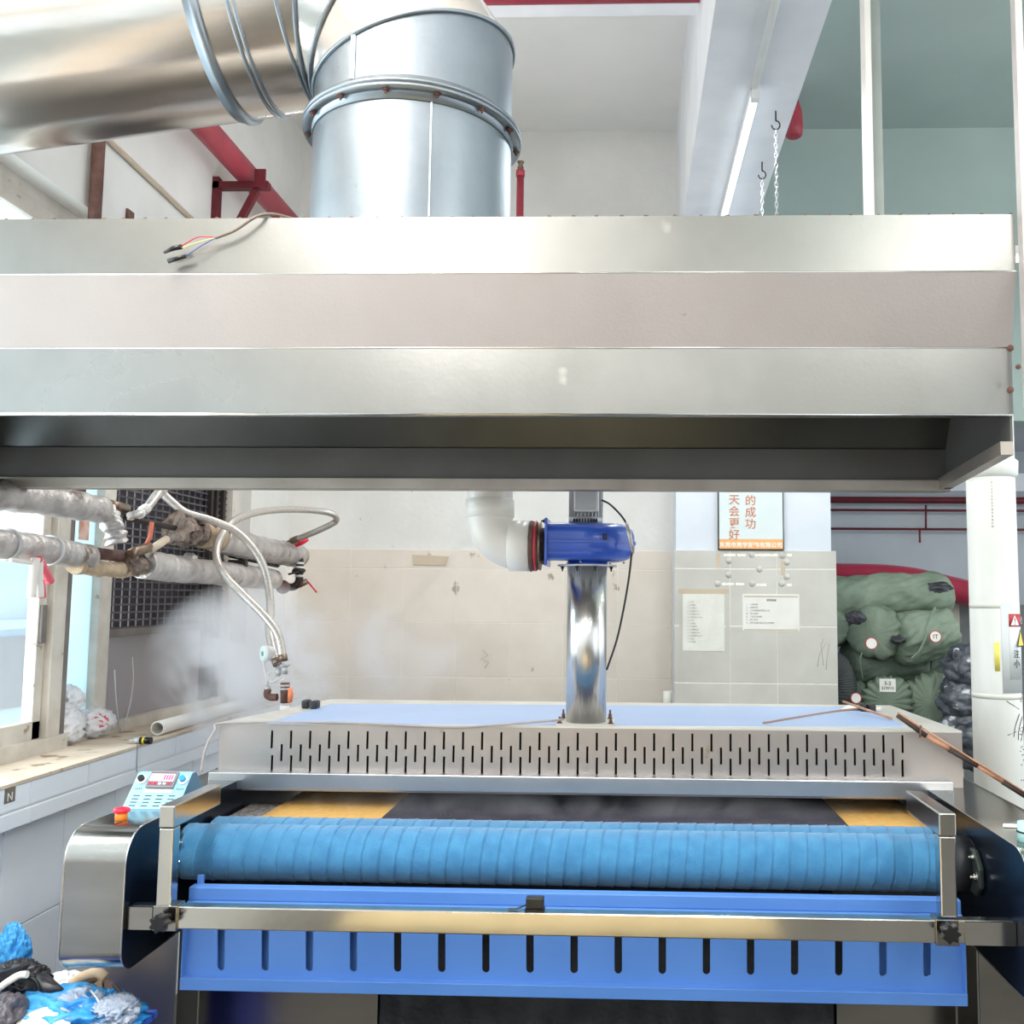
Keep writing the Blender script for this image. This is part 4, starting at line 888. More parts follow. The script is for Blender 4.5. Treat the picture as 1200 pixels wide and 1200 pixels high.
# socket box and wire
t = thing('junction_box', 'small white junction box low on the back left wall', 'junction box', PY(302, 752, 5.25))
q = PY(302, 741, 5.25); MB().box(q.x-.045, 5.23, q.z-.05, q.x+.03, 5.29, q.z+.05, .004).build('box', M_white, t); MB().box(q.x+.002, 5.228, q.z-.03, q.x+.02, 5.231, q.z+.03).build('red_label', M_tapeb, t)
tag(MB().tube(smooth_path([PY(250, 725, 4.7), PY(262, 728, 4.75), PY(275, 737, 4.9), PY(285, 739, 5.0), PY(295, 733, 5.22)]), .004, 8).build('black_wire', M_black), 'black wire sagging from the window grille to the junction box', 'wire')

# ------------------------------------------------------------------ insulated pipes at the left
XP = -1.70
def crinkle(pts, r, m, name, parent, amp=.12, n=20, k=14):
    path = smooth_path(pts, k); rs = [r*(1+amp*noise.noise(V((i*.35, r*50, 0)))) for i in range(len(path))]
    b = MB(); b.tube(path, rs, n)
    for v in b.b.verts: v.co += V((0, 0, 0))+noise.noise_vector(v.co*38)*r*amp*.8
    return b.build(name, m, parent)
t = thing('upper_steam_pipe', 'foil wrapped steam pipe high at the left, ending in torn insulation', 'pipe', PX(60, 590, XP))
crinkle([PX(-60, 578, XP), PX(0, 580, XP), PX(60, 588, XP), PX(118, 597, XP)], .043, M_foil, 'foil_wrap', t)
crinkle([PX(114, 597, XP), PX(126, 602, XP), PX(132, 618, XP+.02), PX(137, 636, XP+.03)], .034, M_foil, 'elbow', t, .3)
MB().cyl(PX(125, 590, XP), PX(148, 596, XP), .016, 14).build('bare_pipe', M_brass, t)
MB().cyl(PX(140, 605, XP), PX(215, 621, XP), .011, 12).build('bare_rod', M_iron, t)
t = thing('lower_steam_pipe', 'long foil wrapped steam pipe along the left wall with a torn brown section', 'pipe', PX(150, 660, XP))
crinkle([PX(-60, 632, XP), PX(0, 637, XP), PX(60, 645, XP), PX(103, 653, XP)], .040, M_foil, 'foil_wrap', t, .06)
for px, py in ((7, 638), (58, 645)):
    a_ = PX(px, py, XP); MB().lathe(a_+V((0, -.006, 0)), (0, 1, 0), [(0, .041), (.003, .046), (.009, .046), (.012, .041)], 24, caps=False).build('band', M_alu, t)
MB().cyl(PX(95, 646, XP), PX(165, 655, XP), .019, 16).build('bare_pipe', M_rust, t)
crinkle([PX(88, 662, XP), PX(120, 667, XP), PX(150, 668, XP)], .026, M_kraft, 'torn_wrap', t, .3)
crinkle([PX(142, 662, XP), PX(160, 663, XP), PX(172, 662, XP)], .036, M_wool, 'torn_insulation', t, .5)
crinkle([PX(166, 661, XP), PX(200, 666, XP), PX(250, 671, XP), PX(320, 679, XP)], .050, M_foil, 'foil_wrap', t, .08)
q = PX(222, 657, XP); b = MB().blob(q, (.03, .03, .03), .4, 3, 3, 4); b.build('foil_knot', M_foil, t)
t = thing('rear_steam_pipe', 'second wrapped steam pipe above the lower one, brown torn end facing the viewer', 'pipe', PX(280, 640, XP))
crinkle([PX(206, 618, XP), PX(222, 622, XP), PX(240, 626, XP)], .052, M_wool, 'torn_insulation', t, .6, 24)
crinkle([PX(232, 625, XP), PX(254, 631, XP)], .054, M_kraft, 'kraft_wrap', t, .06)
crinkle([PX(254, 631, XP), PX(290, 640, XP), PX(330, 648, XP), PX(350, 652, XP)], .058, M_foil, 'foil_wrap', t, .14)
q = PX(300, 655, XP); MB().cyl(PX(270, 650, XP-.02), PX(325, 662, XP-.02), .014, 10).build('support_bar', M_iron, t)
q = PX(280, 656, XP); MB().box(q.x-.05, q.y, q.z-.06, q.x+.03, q.y+.03, q.z, .004).build('support_bracket', M_iron, t)
# valves and fittings
YV = 4.75
def vp(x, y, dy=0): return PY(x, y, YV+dy)
t = thing('valve_assembly', 'cluster of iron fittings and red lever valves at the end of the steam pipes', 'valves', vp(355, 690))
b = MB(); b.tube(smooth_path([vp(335, 648), vp(345, 648), vp(351, 656), vp(351, 670), vp(350, 682), vp(342, 688), vp(325, 684)]), .019, 14); b.build('iron_piping', M_iron, t)
for (x_, y_) in ((351, 660), (351, 665), (351, 675), (330, 681), (326, 679)):
    MB().lathe(vp(x_, y_)+V((0, 0, -.006)), (0, 0, 1), [(0, .019), (.001, .0225), (.010, .0225), (.012, .019)], 16, caps=False).build('thread_tape', M_tape, t)
MB().blob(vp(350, 669), (.033, .03, .02), .1, 2, 3).build('valve_body', M_iron, t)
MB().tube([vp(350, 670, -.03), vp(338, 673, -.06)], .005, 8).build('small_lever', M_iron, t)
MB().cyl(vp(330, 640), vp(352, 630), .014, 14).cyl(vp(334, 634), vp(334, 642), .02, 10).build('ball_valve', M_brass, t)
b = MB(); b.beam(vp(341, 641, -.04), vp(348, 637, -.04), .008, .006); b.build('lever_stem', M_iron, t)
MB().tube([vp(346, 640, -.045), vp(353, 636, -.045), vp(361, 632, -.045)], [.008, .013, .009], 10).build('red_lever', M_red, t)
MB().cyl(vp(350, 686), vp(360, 681), .015, 12).build('drain_cock', M_brass, t)
MB().tube([vp(361, 682, -.03), vp(371, 694, -.06)], .004, 8).build('red_handle', M_red, t)
MB().lathe(vp(332, 688, -.03), (.3, -1, 0), [(0, .03), (.012, .034), (.03, .034), (.034, .02)], 20).build('iron_cap', M_rust, t)
crinkle([vp(310, 676, .0), vp(322, 680)], .04, M_wool, 'torn_wrap', t, .4)
# left valve between pipes
t = thing('gate_valve', 'brass valve with upright orange lever on the left steam pipe', 'valve', PX(165, 650, XP))
MB().tube([PX(152, 650, XP+.03), PX(158, 646, XP+.03), PX(168, 644, XP+.03), PX(174, 640, XP+.03)], .017, 12).build('body', M_brass, t)
MB().tube([PX(168, 642, XP+.03), PX(176, 630, XP+.03), PX(178, 612, XP+.03)], [.004, .008, .008], 8).build('orange_lever', mat('worn_orange', (196, 104, 78), rough=.6), t)
MB().tube([PX(174, 646, XP+.03), PX(186, 638, XP+.03), PX(195, 632, XP+.03)], .014, 12).build('nipple', M_tapeb, t)
MB().tube([PX(152, 604, XP+.03), PX(165, 602, XP+.03), PX(172, 596, XP+.03), PX(182, 582, XP+.03), PX(190, 574, XP+.03)], [.012, .016, .015, .016, .02], 12).build('upper_nipple', M_hose, t)
for (x_, y_) in ((164, 602), (168, 598), (171, 596)): MB().blob(PX(x_, y_, XP+.03), (.018, .018, .018), .1, 2, 2).build('thread_tape', M_tape, t)
MB().tube(smooth_path([PX(150, 608, XP+.03), PX(156, 608, XP+.03), PX(157, 601, XP+.03)]), .004, 8).build('clip_ring', M_tapeb, t)
# gloves / red white cloth
t = thing('hanging_glove', 'white and red work glove draped over the lower steam pipe', 'glove', PX(42, 680, XP+.05))
MATS['pink_red_cloth'] = mat('pink_red_cloth', (226, 110, 122), (222, 90, 106), .9)
for pts, m_ in (([(42, 654), (40, 668), (38, 685), (37, 700)], M_tape), ([(46, 656), (45, 672), (46, 690), (46, 700)], M_tape), ([(44, 655), (50, 664), (55, 674), (59, 682)], MATS['pink_red_cloth']), ([(47, 680), (48, 690), (49, 700)], MATS.get('pink_red_cloth') or M_red)):
    MB().tube(smooth_path([PX(a_, c_, XP+.05) for a_, c_ in pts], 4), .012, 10).build('finger', m_, t)
MB().tube(smooth_path([PX(12, 656, XP+.03), PX(30, 659, XP+.04), PX(46, 662, XP+.05)], 4), .006, 10).build('cuff', M_tape, t)
# hoses
def dY(a, b, n): return [a+(b-a)*i/(n-1) for i in range(n)]
def hose(pxs, ys, label, name='braided_hose'):
    t = thing(name, label, 'hose', PY(*pxs[-1], ys[-1]), 'braided steam hoses'); pts = smooth_path([PY(x_, y_, Y_) for (x_, y_), Y_ in zip(pxs, ys)], 8)
    MB().tube(pts, .0155, 14).build('hose', M_hose, t); MB().tube([pts[0], pts[3]], .017, 10).build('end_fitting', M_brass, t); MB().tube([pts[-3], pts[-1]], .017, 10).build('end_fitting', M_brass, t); return t
h1 = [(187, 575), (201, 588), (218, 601), (245, 609), (272, 620), (292, 637), (308, 662), (315, 690), (317, 715), (315, 735), (318, 755), (325, 779)]
hose(h1, [3.5, 3.52, 3.55, 3.6, 3.63, 3.66, 3.68, 3.68, 3.66, 3.62, 3.58, 3.54], 'braided steam hose crossing from the upper left pipe down to the gauge')
h2 = [(342, 634), (365, 625), (385, 616), (394, 610), (391, 603), (375, 599), (345, 597), (318, 598), (295, 602), (275, 610), (263, 622), (255, 637), (254, 655), (264, 675), (285, 697), (310, 722), (326, 745), (332, 775)]
hose(h2, [4.65, 4.6, 4.6, 4.6, 4.55, 4.5, 4.35, 4.15, 3.95, 3.8, 3.72, 3.68, 3.64, 3.6, 3.57, 3.55, 3.54, 3.53], 'looping braided hose from the red lever valve curling down to the gauge')
# gauge cluster
YG = 3.55
def gp(x, y, dy=0): return PY(x, y, YG+dy)
t = thing('pressure_gauge', 'round white pressure gauge on a looped siphon tube behind the steam box', 'gauge', gp(322, 830))
MB().lathe(gp(311, 766), (-.72, -.7, 0), [(-0.0249, 0.0274), (0, 0.0299), (0.0100, 0.0299), (0.0100, 0.0266)], 28).build('gauge_case', M_white, t)
b = MB(); c = gp(311, 766)+V((-.72, -.7, 0)).normalized()*0.0104; b.lathe(c, (-.72, -.7, 0), [(0, 0.0257), (0.0007, 0.0253)], 28); b.build('dial', mat('dial_mint', (214, 240, 232), rough=.3), t)
MB().lathe(c, (-.72, -.7, 0), [(0, 0.0100), (0.0010, 0.0100)], 12).build('dial_mark', mat('dial_green', (90, 130, 120), rough=.5), t)
MB().tube([gp(309, 775), gp(310, 781), gp(313, 796), gp(313.5, 804)], [0.0066, 0.0042, 0.0042, 0.0050], 10).build('stem', M_tape, t)
b = MB(); b.lathe(gp(313.5, 803), (0, 0, -1), [(0, 0.0050), (0.0083, 0.0116), (0.0133, 0.0133), (0.0166, 0.0083)], 16); b.build('nut', M_alu, t)
def circ(cx, cy, r_, n=18): return [gp(cx, cy)+V((r_*math.cos(2*PI*k/n), 0, r_*math.sin(2*PI*k/n))) for k in range(n)]
MB().tube(circ(319.5, 793, 0.0199), 0.0033, 8, closed=True).build('siphon_loop', M_tape, t); MB().tube(circ(330, 794, 0.0116), 0.0029, 8, closed=True).build('siphon_loop', M_tape, t)
MB().tube(smooth_path([gp(314, 808), gp(313, 814), gp(317, 817), gp(325, 817)]), 0.0133, 12).build('iron_elbow', M_rust, t)
MB().cyl(gp(334, 800), gp(334, 824), 0.0166, 16).build('iron_stem', M_rust, t)
for y_ in (778, 802, 806, 824): MB().lathe(gp(334, y_), (0, 0, -1), [(0, 0.0149), (0.0017, 0.0191), (0.0066, 0.0191), (0.0083, 0.0149)], 16).build('ring', M_alu, t)
MB().cyl(gp(334, 779), gp(334, 790), 0.0100, 10).build('fitting', M_alu, t); MB().cyl(gp(326, 782), gp(326, 792), 0.0100, 10).build('fitting', M_alu, t)
MB().cyl(gp(334, 824), (gp(334, 824).x, YG, 1.0), 0.0183, 16).build('riser', M_tape, t)
MB().tube([gp(340, 806, -0.0332), gp(340.5, 815, -0.0332), gp(339.5, 823, -0.0332)], [0.0075, 0.0100, 0.0075], 10).build('orange_handle', mat('handle_orange', (236, 134, 92), rough=.5), t)
# sill items
t = thing('plastic_bag', 'crumpled white plastic bag with pink print on the window ledge', 'bag', PZ(80, 880, 1.06))
c = PZ(72, 872, 1.06); MB().blob(c+V((-.02, 0, .06)), (.075, .12, .07), .35, 1.6, 5, 2, 1.062, True).build('bag_body', M_sheetW, t)
MB().blob(c+V((-.01, .03, .15)), (.05, .07, .05), .45, 1.8, 4, 5, 1.07, True).build('bag_knot', M_sheetW, t)
MB().blob(c+V((.02, .16, .055)), (.06, .09, .05), .5, 2.6, 4, 9, 1.062, True).build('bag_corner', M_sheetW, t)
MB().blob(c+V((.045, .14, .06)), (.037, .035, .03), .4, 3, 4, 6).build('pink_print', MATS['pink_red_cloth'], t)
MB().blob(c+V((-.02, .0, .05)), (.06, .1, .045), .3, 2, 4, 3, 1.062).build('bag_content', mat('beige_content', (222, 208, 198), rough=.7), t)
t = thing('pvc_pipe', 'white plastic pipe lying on the window ledge', 'pipe', PZ(200, 865, 1.06))
p0 = PX(181, 861, -1.80); p1 = PX(262, 838, -1.80); p0.z = 1.087; p1.z = 1.087; p0 = V((-1.79, p0.y, 1.089)); p1 = V((-1.80, 4.72, 1.089))
b = MB(); b.lathe(p0, p1-p0, [(0, .022), (0, .027), ((p1-p0).length, .027), ((p1-p0).length, .022), (0, .022)], 28, caps=False); b.build('tube', M_pvc, t)
t = thing('small_fitting', 'small black and silver fitting on the ledge beside the white pipe', 'fitting', PZ(165, 872, 1.06))
q = PZ(166, 872, 1.06)+V((.0, 0, .013)); MB().cyl(q+V((-.03, 0, 0)), q+V((-.005, 0, 0)), .011, 14).cyl(q+V((-.045, 0, 0)), q+V((-.03, 0, 0)), .004, 8).build('silver_end', M_alu, t)
MB().cyl(q+V((-.005, 0, 0)), q+V((.035, 0, 0)), .0125, 14).build('black_body', M_black, t); MB().cyl(q+V((.005, 0, 0)), q+V((.012, 0, 0)), .0132, 14).build('yellow_band', M_yel, t)
o = MB().tube(smooth_path([PX(134, 785, -1.99), PX(137, 830, -1.98), PX(142, 858, -1.97), PX(150, 835, -1.97), PX(156, 800, -1.98), PX(155, 770, -1.99)]), .003, 6).build('thin_wire', M_alu); tag(o, 'thin pale wire looping down in front of the window grille', 'wire')
# N mark tile logo on the ledge
q0, q1 = PX(6, 922, -1.7495), PX(17.5, 936, -1.7495); t = thing('ledge_sticker', 'small grey square sticker with a letter N on the ledge front', 'sticker', q1)
MB().box(-1.7498, q0.y, q1.z-.006, -1.749, q1.y, q0.z-.002).build('square', M_framed, t)
text('letter', 'N', .034, M_white, Matrix.Translation((-1.7487, (q0.y+q1.y)/2, q1.z-.001)) @ Matrix.Rotation(PI/2, 4, 'Z') @ Matrix.Rotation(PI/2, 4, 'X'), t)

# ------------------------------------------------------------------ right column with warning sign
cxl, cxr = PY(1143, 700, 3.4).x, PY(1199, 700, 3.4).x; cc = V(((cxl+cxr)/2, 3.45, 0)); cr_ = (cxr-cxl)/2
t = thing('white_column', 'white round pipe column at the right edge behind the machine', 'column', (cc.x, cc.y, 0))
MB().lathe((cc.x, cc.y, 0), (0, 0, 1), [(0, cr_), (2.45, cr_)], 64).build('shaft', M_column, t)
zc_ = PY(1170, 556, 3.4).z; MB().lathe((cc.x, cc.y, zc_-.01), (0, 0, 1), [(0, cr_), (.012, cr_+.01), (.06, cr_+.012), (.07, cr_)], 48).build('collar', M_column, t)
for y_ in (709, 815): z_ = PY(1170, y_, 3.4).z; MB().lathe((cc.x, cc.y, z_-.012), (0, 0, 1), [(0, cr_+.0001), (0, cr_+.0005), (.018, cr_+.0005), (.018, cr_+.0001)], 64, caps=False).build('clear_tape', mat('dull_tape', (228, 228, 216), rough=.4), t)
def wrap_patch(a0, a1, z0, z1, off, m, name, par, n=24):   # a sheet wrapped on the column, angles in degrees, -90 faces the room
    b = MB(); A = []; B = []
    for i in range(n+1):
        a = math.radians(a0+(a1-a0)*i/n); x_, y_ = cc.x+(cr_+off)*math.cos(a), cc.y+(cr_+off)*math.sin(a)
        A.append(b.b.verts.new((x_, y_, z0))); B.append(b.b.verts.new((x_, y_, z1)))
    for i in range(n): b.b.faces.new((A[i], A[i+1], B[i+1], B[i])).smooth = True
    o = b.build(name, m, par); md = o.modifiers.new('s', 'SOLIDIFY'); md.thickness = .0006; md.offset = 1; return o
def wtext(name, s, size, m, a_deg, z, off, par):
    a = math.radians(a_deg); return text(name, s, size, m, Matrix.Translation((cc.x+(cr_+off)*math.cos(a), cc.y+(cr_+off)*math.sin(a), z)) @ Matrix.Rotation(a+PI/2, 4, 'Z') @ Matrix.Rotation(PI/2, 4, 'X'), par)
def acol(px): # angle on the column seen at pixel column px
    lo, hi = -179., 0.
    tgt = None
    for _ in range(40):
        mid = (lo+hi)/2; a = math.radians(mid); p = V((cc.x+cr_*math.cos(a), cc.y+cr_*math.sin(a), 1.6)); v = p-CP; x_ = 700+FPX*v.dot(cr)/v.dot(cf)
        if x_ < px: lo = mid
        else: hi = mid
    return mid
def zc3(y_): return PY(1185, y_, 3.36).z
sg = thing('warning_sign', 'laminated red and grey warning sign with yellow triangle on the white column', 'sign', (cc.x, cc.y-cr_, zc3(812)))
wrap_patch(acol(1172), -25, zc3(813), zc3(707), .0008, M_signg, 'plastic_sleeve', sg).data.materials[0].node_tree.nodes['Principled BSDF'].inputs['Specular IOR Level'].default_value = .2
aS = acol(1181)
wrap_patch(aS, -28, zc3(797), zc3(719.5), .0016, mat('sign_white', (226, 230, 230), rough=.35), 'sign_sheet', sg)
wrap_patch(aS, -28, zc3(734.5), zc3(719.5), .0024, M_signr, 'red_header', sg)
a1 = acol(1187.5); a = math.radians(a1)
def tri(ang, zc_0, h, off, m, nm):
    a = math.radians(ang); c0 = V((cc.x+(cr_+off)*math.cos(a), cc.y+(cr_+off)*math.sin(a), zc_0)); tx = V((-math.sin(a), math.cos(a), 0)); nn = V((math.cos(a), math.sin(a), 0))
    return MB().prism([c0-tx*h*.58, c0+tx*h*.58, c0+V((0, 0, h))], nn*.0006).build(nm, m, sg)
tri(a1, zc3(733), .036, .0032, M_white, 'white_triangle'); wtext('exclamation_mark', '!', .034, M_signr, a1, zc3(732), .0042, sg)
a2 = acol(1196.5); wtext('header_text', '当心', .030, M_white, a2+6, zc3(731), .0042, sg)
tri(-38, zc3(758.5), .062, .0024, M_inkk, 'triangle_border'); tri(-38, zc3(757), .050, .0034, M_yel, 'yellow_triangle')
for i, (c0, c1) in enumerate((('注', '意'), ('小', '心'))):
    wtext('character', c0, .031, M_inkk, acol(1188.5), zc3(770.5+11.5*i), .0034, sg); wtext('character', c1, .031, M_inkk, acol(1197), zc3(770.5+11.5*i), .0036, sg)
wtext('latin_text', 'Caution', .014, M_inkk, acol(1195), zc3(788), .0038, sg); wtext('latin_text', 'Watch', .014, M_inkk, acol(1195.5), zc3(793), .0038, sg)
o = wrap_patch(acol(1163.5), acol(1169.5), zc3(787), zc3(753), .002, M_yeltape, 'yellow_tape', None); tag(o, 'strip of yellow tape on the white column left of the sign', 'tape')
b = MB()
for (pts) in ([(1176, 822), (1182, 826), (1190, 832)], [(1194, 812), (1192, 824)], [(1198, 826), (1190, 838), (1185, 852), (1183, 864)], [(1200, 832), (1193, 842), (1189, 856), (1188, 868)], [(1199, 845), (1194, 855), (1191, 870)], [(1176, 862), (1186, 858)]):
    P3 = []
    for x_, y_ in pts:
        x_ = min(x_, 1198.3); a = math.radians(acol(x_)); P3.append((cc.x+(cr_+.0006)*math.cos(a), cc.y+(cr_+.0006)*math.sin(a), zc3(y_)))
    b.tube(smooth_path(P3, 4), .0013, 5)
for i in range(26):
    a = math.radians(acol(1190+8*random.random())); b.blob((cc.x+(cr_+.0004)*math.cos(a), cc.y+(cr_+.0004)*math.sin(a), zc3(850+75*random.random())), (.003, .002, .002), .3, 3, 1, i)
o = b.build('pen_scribble', M_inkk); tag(o, 'black pen scribbles and specks on the white column below the sign', 'scribble')
for i in range(14): wtext('small_print', '0123456789ABCDEF'[i], .010, M_inkg, acol(1166), zc3(566+4*i), .0004, t)

# ------------------------------------------------------------------ fabric bags at the back right
def bagroll(p0, p1, r, m, name, label, tie=None, seed=0, fold=.05, group='green bags of rolled fabric', end_r=.8):
    p0, p1 = V(p0), V(p1); r *= SC; L = (p1-p0).length; n = 110; prof = []
    N1 = 54
    for i in range(N1+1):
        f = i/N1; h = L*f; k = 1
        if f < .12: k = math.sqrt(max(0, 1-((.12-f)/.12)**2))
        if f > 1-.12: k = max(k if f < .12 else 0, math.sqrt(max(0, 1-((f-.88)/.12)**2)))
        prof.append((h, max(.0002, r*k)))
    t = thing(name, label, 'bag', (p0+p1)/2-V((0, 0, r)), group)
    def fn(h, th, rr):
        q = V((h*5/ r*.12+seed*3, math.cos(th)*1.2, math.sin(th)*1.2+seed))
        w = rr*(1+fold*1.8*noise.fractal(q*1.1, .9, 2, 3)); tw = th+h/r*.55
        q2 = V((h/r*.7+seed*5, math.cos(tw)*2.2, math.sin(tw)*2.2)); q3 = V((h/r*.9, math.cos(tw*1)*5.5+seed, math.sin(tw)*5.5))
        w += rr*fold*(2.6*(.25-abs(noise.noise(q2)))+1.7*(.2-abs(noise.noise(q3))))
        if tie: e = min(1, max(0, (tie*1.6-h)/(tie*1.6))); w *= 1+.10*e*math.cos(th*19+seed+3*noise.noise(V((math.cos(th)*2, math.sin(th)*2, seed))))
        return w
    b = MB(); b.lathe(p0, p1-p0, prof, n, fn, caps=False); b.build('cover', m, t); return t
def rd(x, y, Y): return PY(x, y, Y)
YQ = 5.72; SC = 1.17
# crimson cloth
t = thing('crimson_fabric_roll', 'crimson cloth roll sagging behind the topmost green bag', 'fabric roll', PY(1060, 712, 5.1))
pts = [(940, 668), (980, 672), (1030, 674), (1070, 679), (1105, 688), (1140, 697), (1160, 701)]; rs_ = [.05, .06, .062, .068, .075, .078, .08]
path = smooth_path([PY(a_, c_, 6.05) for a_, c_ in pts], 5); b = MB(); b.tube(path, [.06+.03*i/(len(path)-1) for i in range(len(path))], 28); b.build('cloth', M_crimson, t)
A = bagroll(rd(935, 704, YQ), rd(1118, 698, YQ), .118, M_bag, 'fabric_bag', 'long pale green bag lying topmost on the pile under the crimson roll', seed=1)
q = rd(1098, 690, YQ-.115); MB().blob(q, (.085, .03, .036), .3, 1.4, 4, 3).build('torn_hole', M_dplastic, A)
B_ = bagroll(rd(972, 735, YQ-.25), rd(985, 737, YQ+.1), .085, M_bag, 'fabric_bag', 'green bag end peeking out at the pier edge under the topmost bag', seed=2)
C_ = bagroll(rd(1024, 742, YQ-.33), rd(1030, 736, YQ+.15), .125, M_bag, 'fabric_bag', 'green bag with blank round label and torn black corner', seed=3, fold=.07)
def label_disc(q, r, par, ink=None):
    b = MB(); b.lathe(q, (0, -1, .1), [(0, r), (.004, r)], 24); b.build('label_rim', M_signr, par); b = MB(); b.lathe(V(q)+V((0, -.0042, 0)), (0, -1, .1), [(0, r*.86), (.001, r*.86)], 24); b.build('label_face', M_paper, par)
    if ink: text('label_ink', ink, r*1.1, M_inkk, facing(V(q)+V((0, -.006, -r*.4))), par)
label_disc(rd(1021, 754, YQ-.5), .033, C_)
MB().blob(rd(1003, 724, YQ-.36), (.055, .02, .035), .35, 1.6, 4, 8).build('torn_corner', M_dplastic, C_)
MB().tube(smooth_path([rd(1010, 765, YQ-.47), rd(1008, 775, YQ-.47), rd(1011, 795, YQ-.42)]), .004, 6).build('tie_string', M_bag, C_)
D_ = bagroll(rd(1046, 748, YQ-.26), rd(1116, 742, YQ-.18), .12, M_bag, 'fabric_bag', 'green bag with stitched white edge and inked round label', seed=4, fold=.07)
label_disc(rd(1096, 746, YQ-.44), .033, D_, 'IT')
MB().tube(smooth_path([rd(1096, 712, YQ-.40), rd(1088, 728, YQ-.42), rd(1085, 745, YQ-.43), rd(1078, 762, YQ-.42), rd(1068, 772, YQ-.40)]), .007, 8).build('stitched_edge', M_bag, D_)
MB().blob(rd(1052, 750, YQ-.36), (.04, .02, .022), .35, 1.8, 4, 4).build('torn_corner', M_dplastic, D_)
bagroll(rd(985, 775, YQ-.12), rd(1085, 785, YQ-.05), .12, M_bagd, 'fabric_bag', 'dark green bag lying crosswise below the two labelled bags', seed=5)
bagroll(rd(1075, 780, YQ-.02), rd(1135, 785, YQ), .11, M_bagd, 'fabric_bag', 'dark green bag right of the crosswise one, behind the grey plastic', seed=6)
F_ = bagroll(rd(1040, 823, YQ-.38), rd(1040, 815, YQ), .115, M_bag, 'fabric_bag', 'tied green bag with a white inked tag on its top', tie=.14, seed=7, fold=.05)
q = rd(1040, 803, YQ-.47); MB().box(q.x-.043, q.y-.004, q.z-.035, q.x+.043, q.y, q.z+.035).build('tag', M_paper, F_)
text('tag_ink', '5-2', .028, M_inkk, facing(q+V((0, -.006, .002))), F_); text('tag_ink', '51W12', .022, M_inkk, facing(q+V((0, -.006, -.022))), F_)
G_ = bagroll(rd(1090, 825, YQ-.40), rd(1090, 815, YQ), .13, M_bag, 'fabric_bag', 'round tied green bag with a knotted tail beside the tagged one', tie=.16, seed=8, fold=.05)
MB().tube(smooth_path([rd(1100, 812, YQ-.44), rd(1108, 818, YQ-.48), rd(1116, 830, YQ-.47), rd(1118, 838, YQ-.46)]), [.018]*6+[.022]*12+[.03]*1, 10).build('knot_tail', M_bag, G_)
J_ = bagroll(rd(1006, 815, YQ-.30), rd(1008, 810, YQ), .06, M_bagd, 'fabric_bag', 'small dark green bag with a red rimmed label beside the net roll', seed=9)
label_disc(rd(1003, 818, YQ-.42), .03, J_)
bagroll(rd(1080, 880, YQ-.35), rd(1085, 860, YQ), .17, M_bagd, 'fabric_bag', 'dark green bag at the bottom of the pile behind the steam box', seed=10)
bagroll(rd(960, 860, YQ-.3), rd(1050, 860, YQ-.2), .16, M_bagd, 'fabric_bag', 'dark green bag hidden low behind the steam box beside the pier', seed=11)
t = thing('net_roll', 'dark net roll standing at the pier edge under the green bags', 'net roll', rd(985, 840, YQ-.3))
np_ = smooth_path([rd(972, 775, YQ-.3), rd(984, 782, YQ-.3), rd(990, 805, YQ-.3), rd(988, 845, YQ-.3)]); b = MB(); b.tube(np_, .062, 20); b.build('net', M_net, t)
b = MB(); np_ = smooth_path([rd(972, 775, YQ-.3), rd(984, 782, YQ-.3), rd(990, 805, YQ-.3), rd(988, 845, YQ-.3)], 10)
for i in range(len(np_)-1): b.lathe(np_[i], np_[i+1]-np_[i], [(0, .062), (.002, .066), (.005, .062)], 18, caps=False)
b.build('net_ribs', M_grille, t)
for i, (x_, y_, r_, l_) in enumerate(((1135, 780, .11, 'grey plastic wrapped bundle at the pile right, topmost'), (1130, 818, .10, 'dark grey plastic wrapped bundle, second from the top beside the column'), (1138, 865, .13, 'translucent grey plastic bundle at the bottom beside the column'))):
    t = thing('plastic_wrapped_bundle', l_, 'bundle', rd(x_, y_, 5.15)-V((0, 0, r_)), 'plastic wrapped bundles'); MB().blob(rd(x_, y_, 5.15), (r_*1.35, r_, r_*1.1), .30, 1.1, 5, i+3, None, False).build('wrap', M_gplastic, t)
q0, q1 = rd(1109, 640, 6.2), rd(1121, 640, 6.2); tag(box('upright_board', mat('beige_board', (196, 190, 176), rough=.7), q0.x, 6.18, 0, q1.x, 6.2, PY(1115, 697, 6.17).z), 'narrow beige board standing upright behind the green bags', 'board')
q0 = rd(1119, 708, 6.22); tag(box('grey_partition', mat('grey_panel_m', (120, 122, 122), (104, 106, 106), .8), q0.x, 6.22, 0, 3.2, 6.25, q0.z), 'dull grey board behind the plastic bundles', 'board')

# ------------------------------------------------------------------ rubbish crate bottom left
t = thing('blue_crate', 'blue plastic crate at the bottom left under the machine housing', 'crate', (-1.35, 2.32, 0))
cxr_ = PY(175, 1186, 2.35); zc0 = cxr_.z; b = MB(); x0c, x1c, y0c, y1c = -1.70, cxr_.x, 2.04, 2.34
b.box(x0c, y0c, 0, x1c, y0c+.012, zc0).box(x0c, y1c-.012, 0, x1c, y1c, zc0).box(x0c, y0c, 0, x0c+.012, y1c, zc0).box(x1c-.012, y0c, 0, x1c, y1c, zc0).box(x0c, y0c, 0, x1c, y1c, .012)
b.build('shell', M_bin, t)
b = MB(); e = .018
b.box(x0c-e, y0c-e, zc0-.014, x1c+e, y0c+.012, zc0+.004, .003).box(x0c-e, y1c-.012, zc0-.014, x1c+e, y1c+e, zc0+.004, .003).box(x0c-e, y0c, zc0-.014, x0c+.012, y1c, zc0+.004, .003).box(x1c-.012, y0c, zc0-.014, x1c+e, y1c, zc0+.004, .003)
b.build('rim', mat('crate_rim', (72, 110, 226), rough=.35), t)
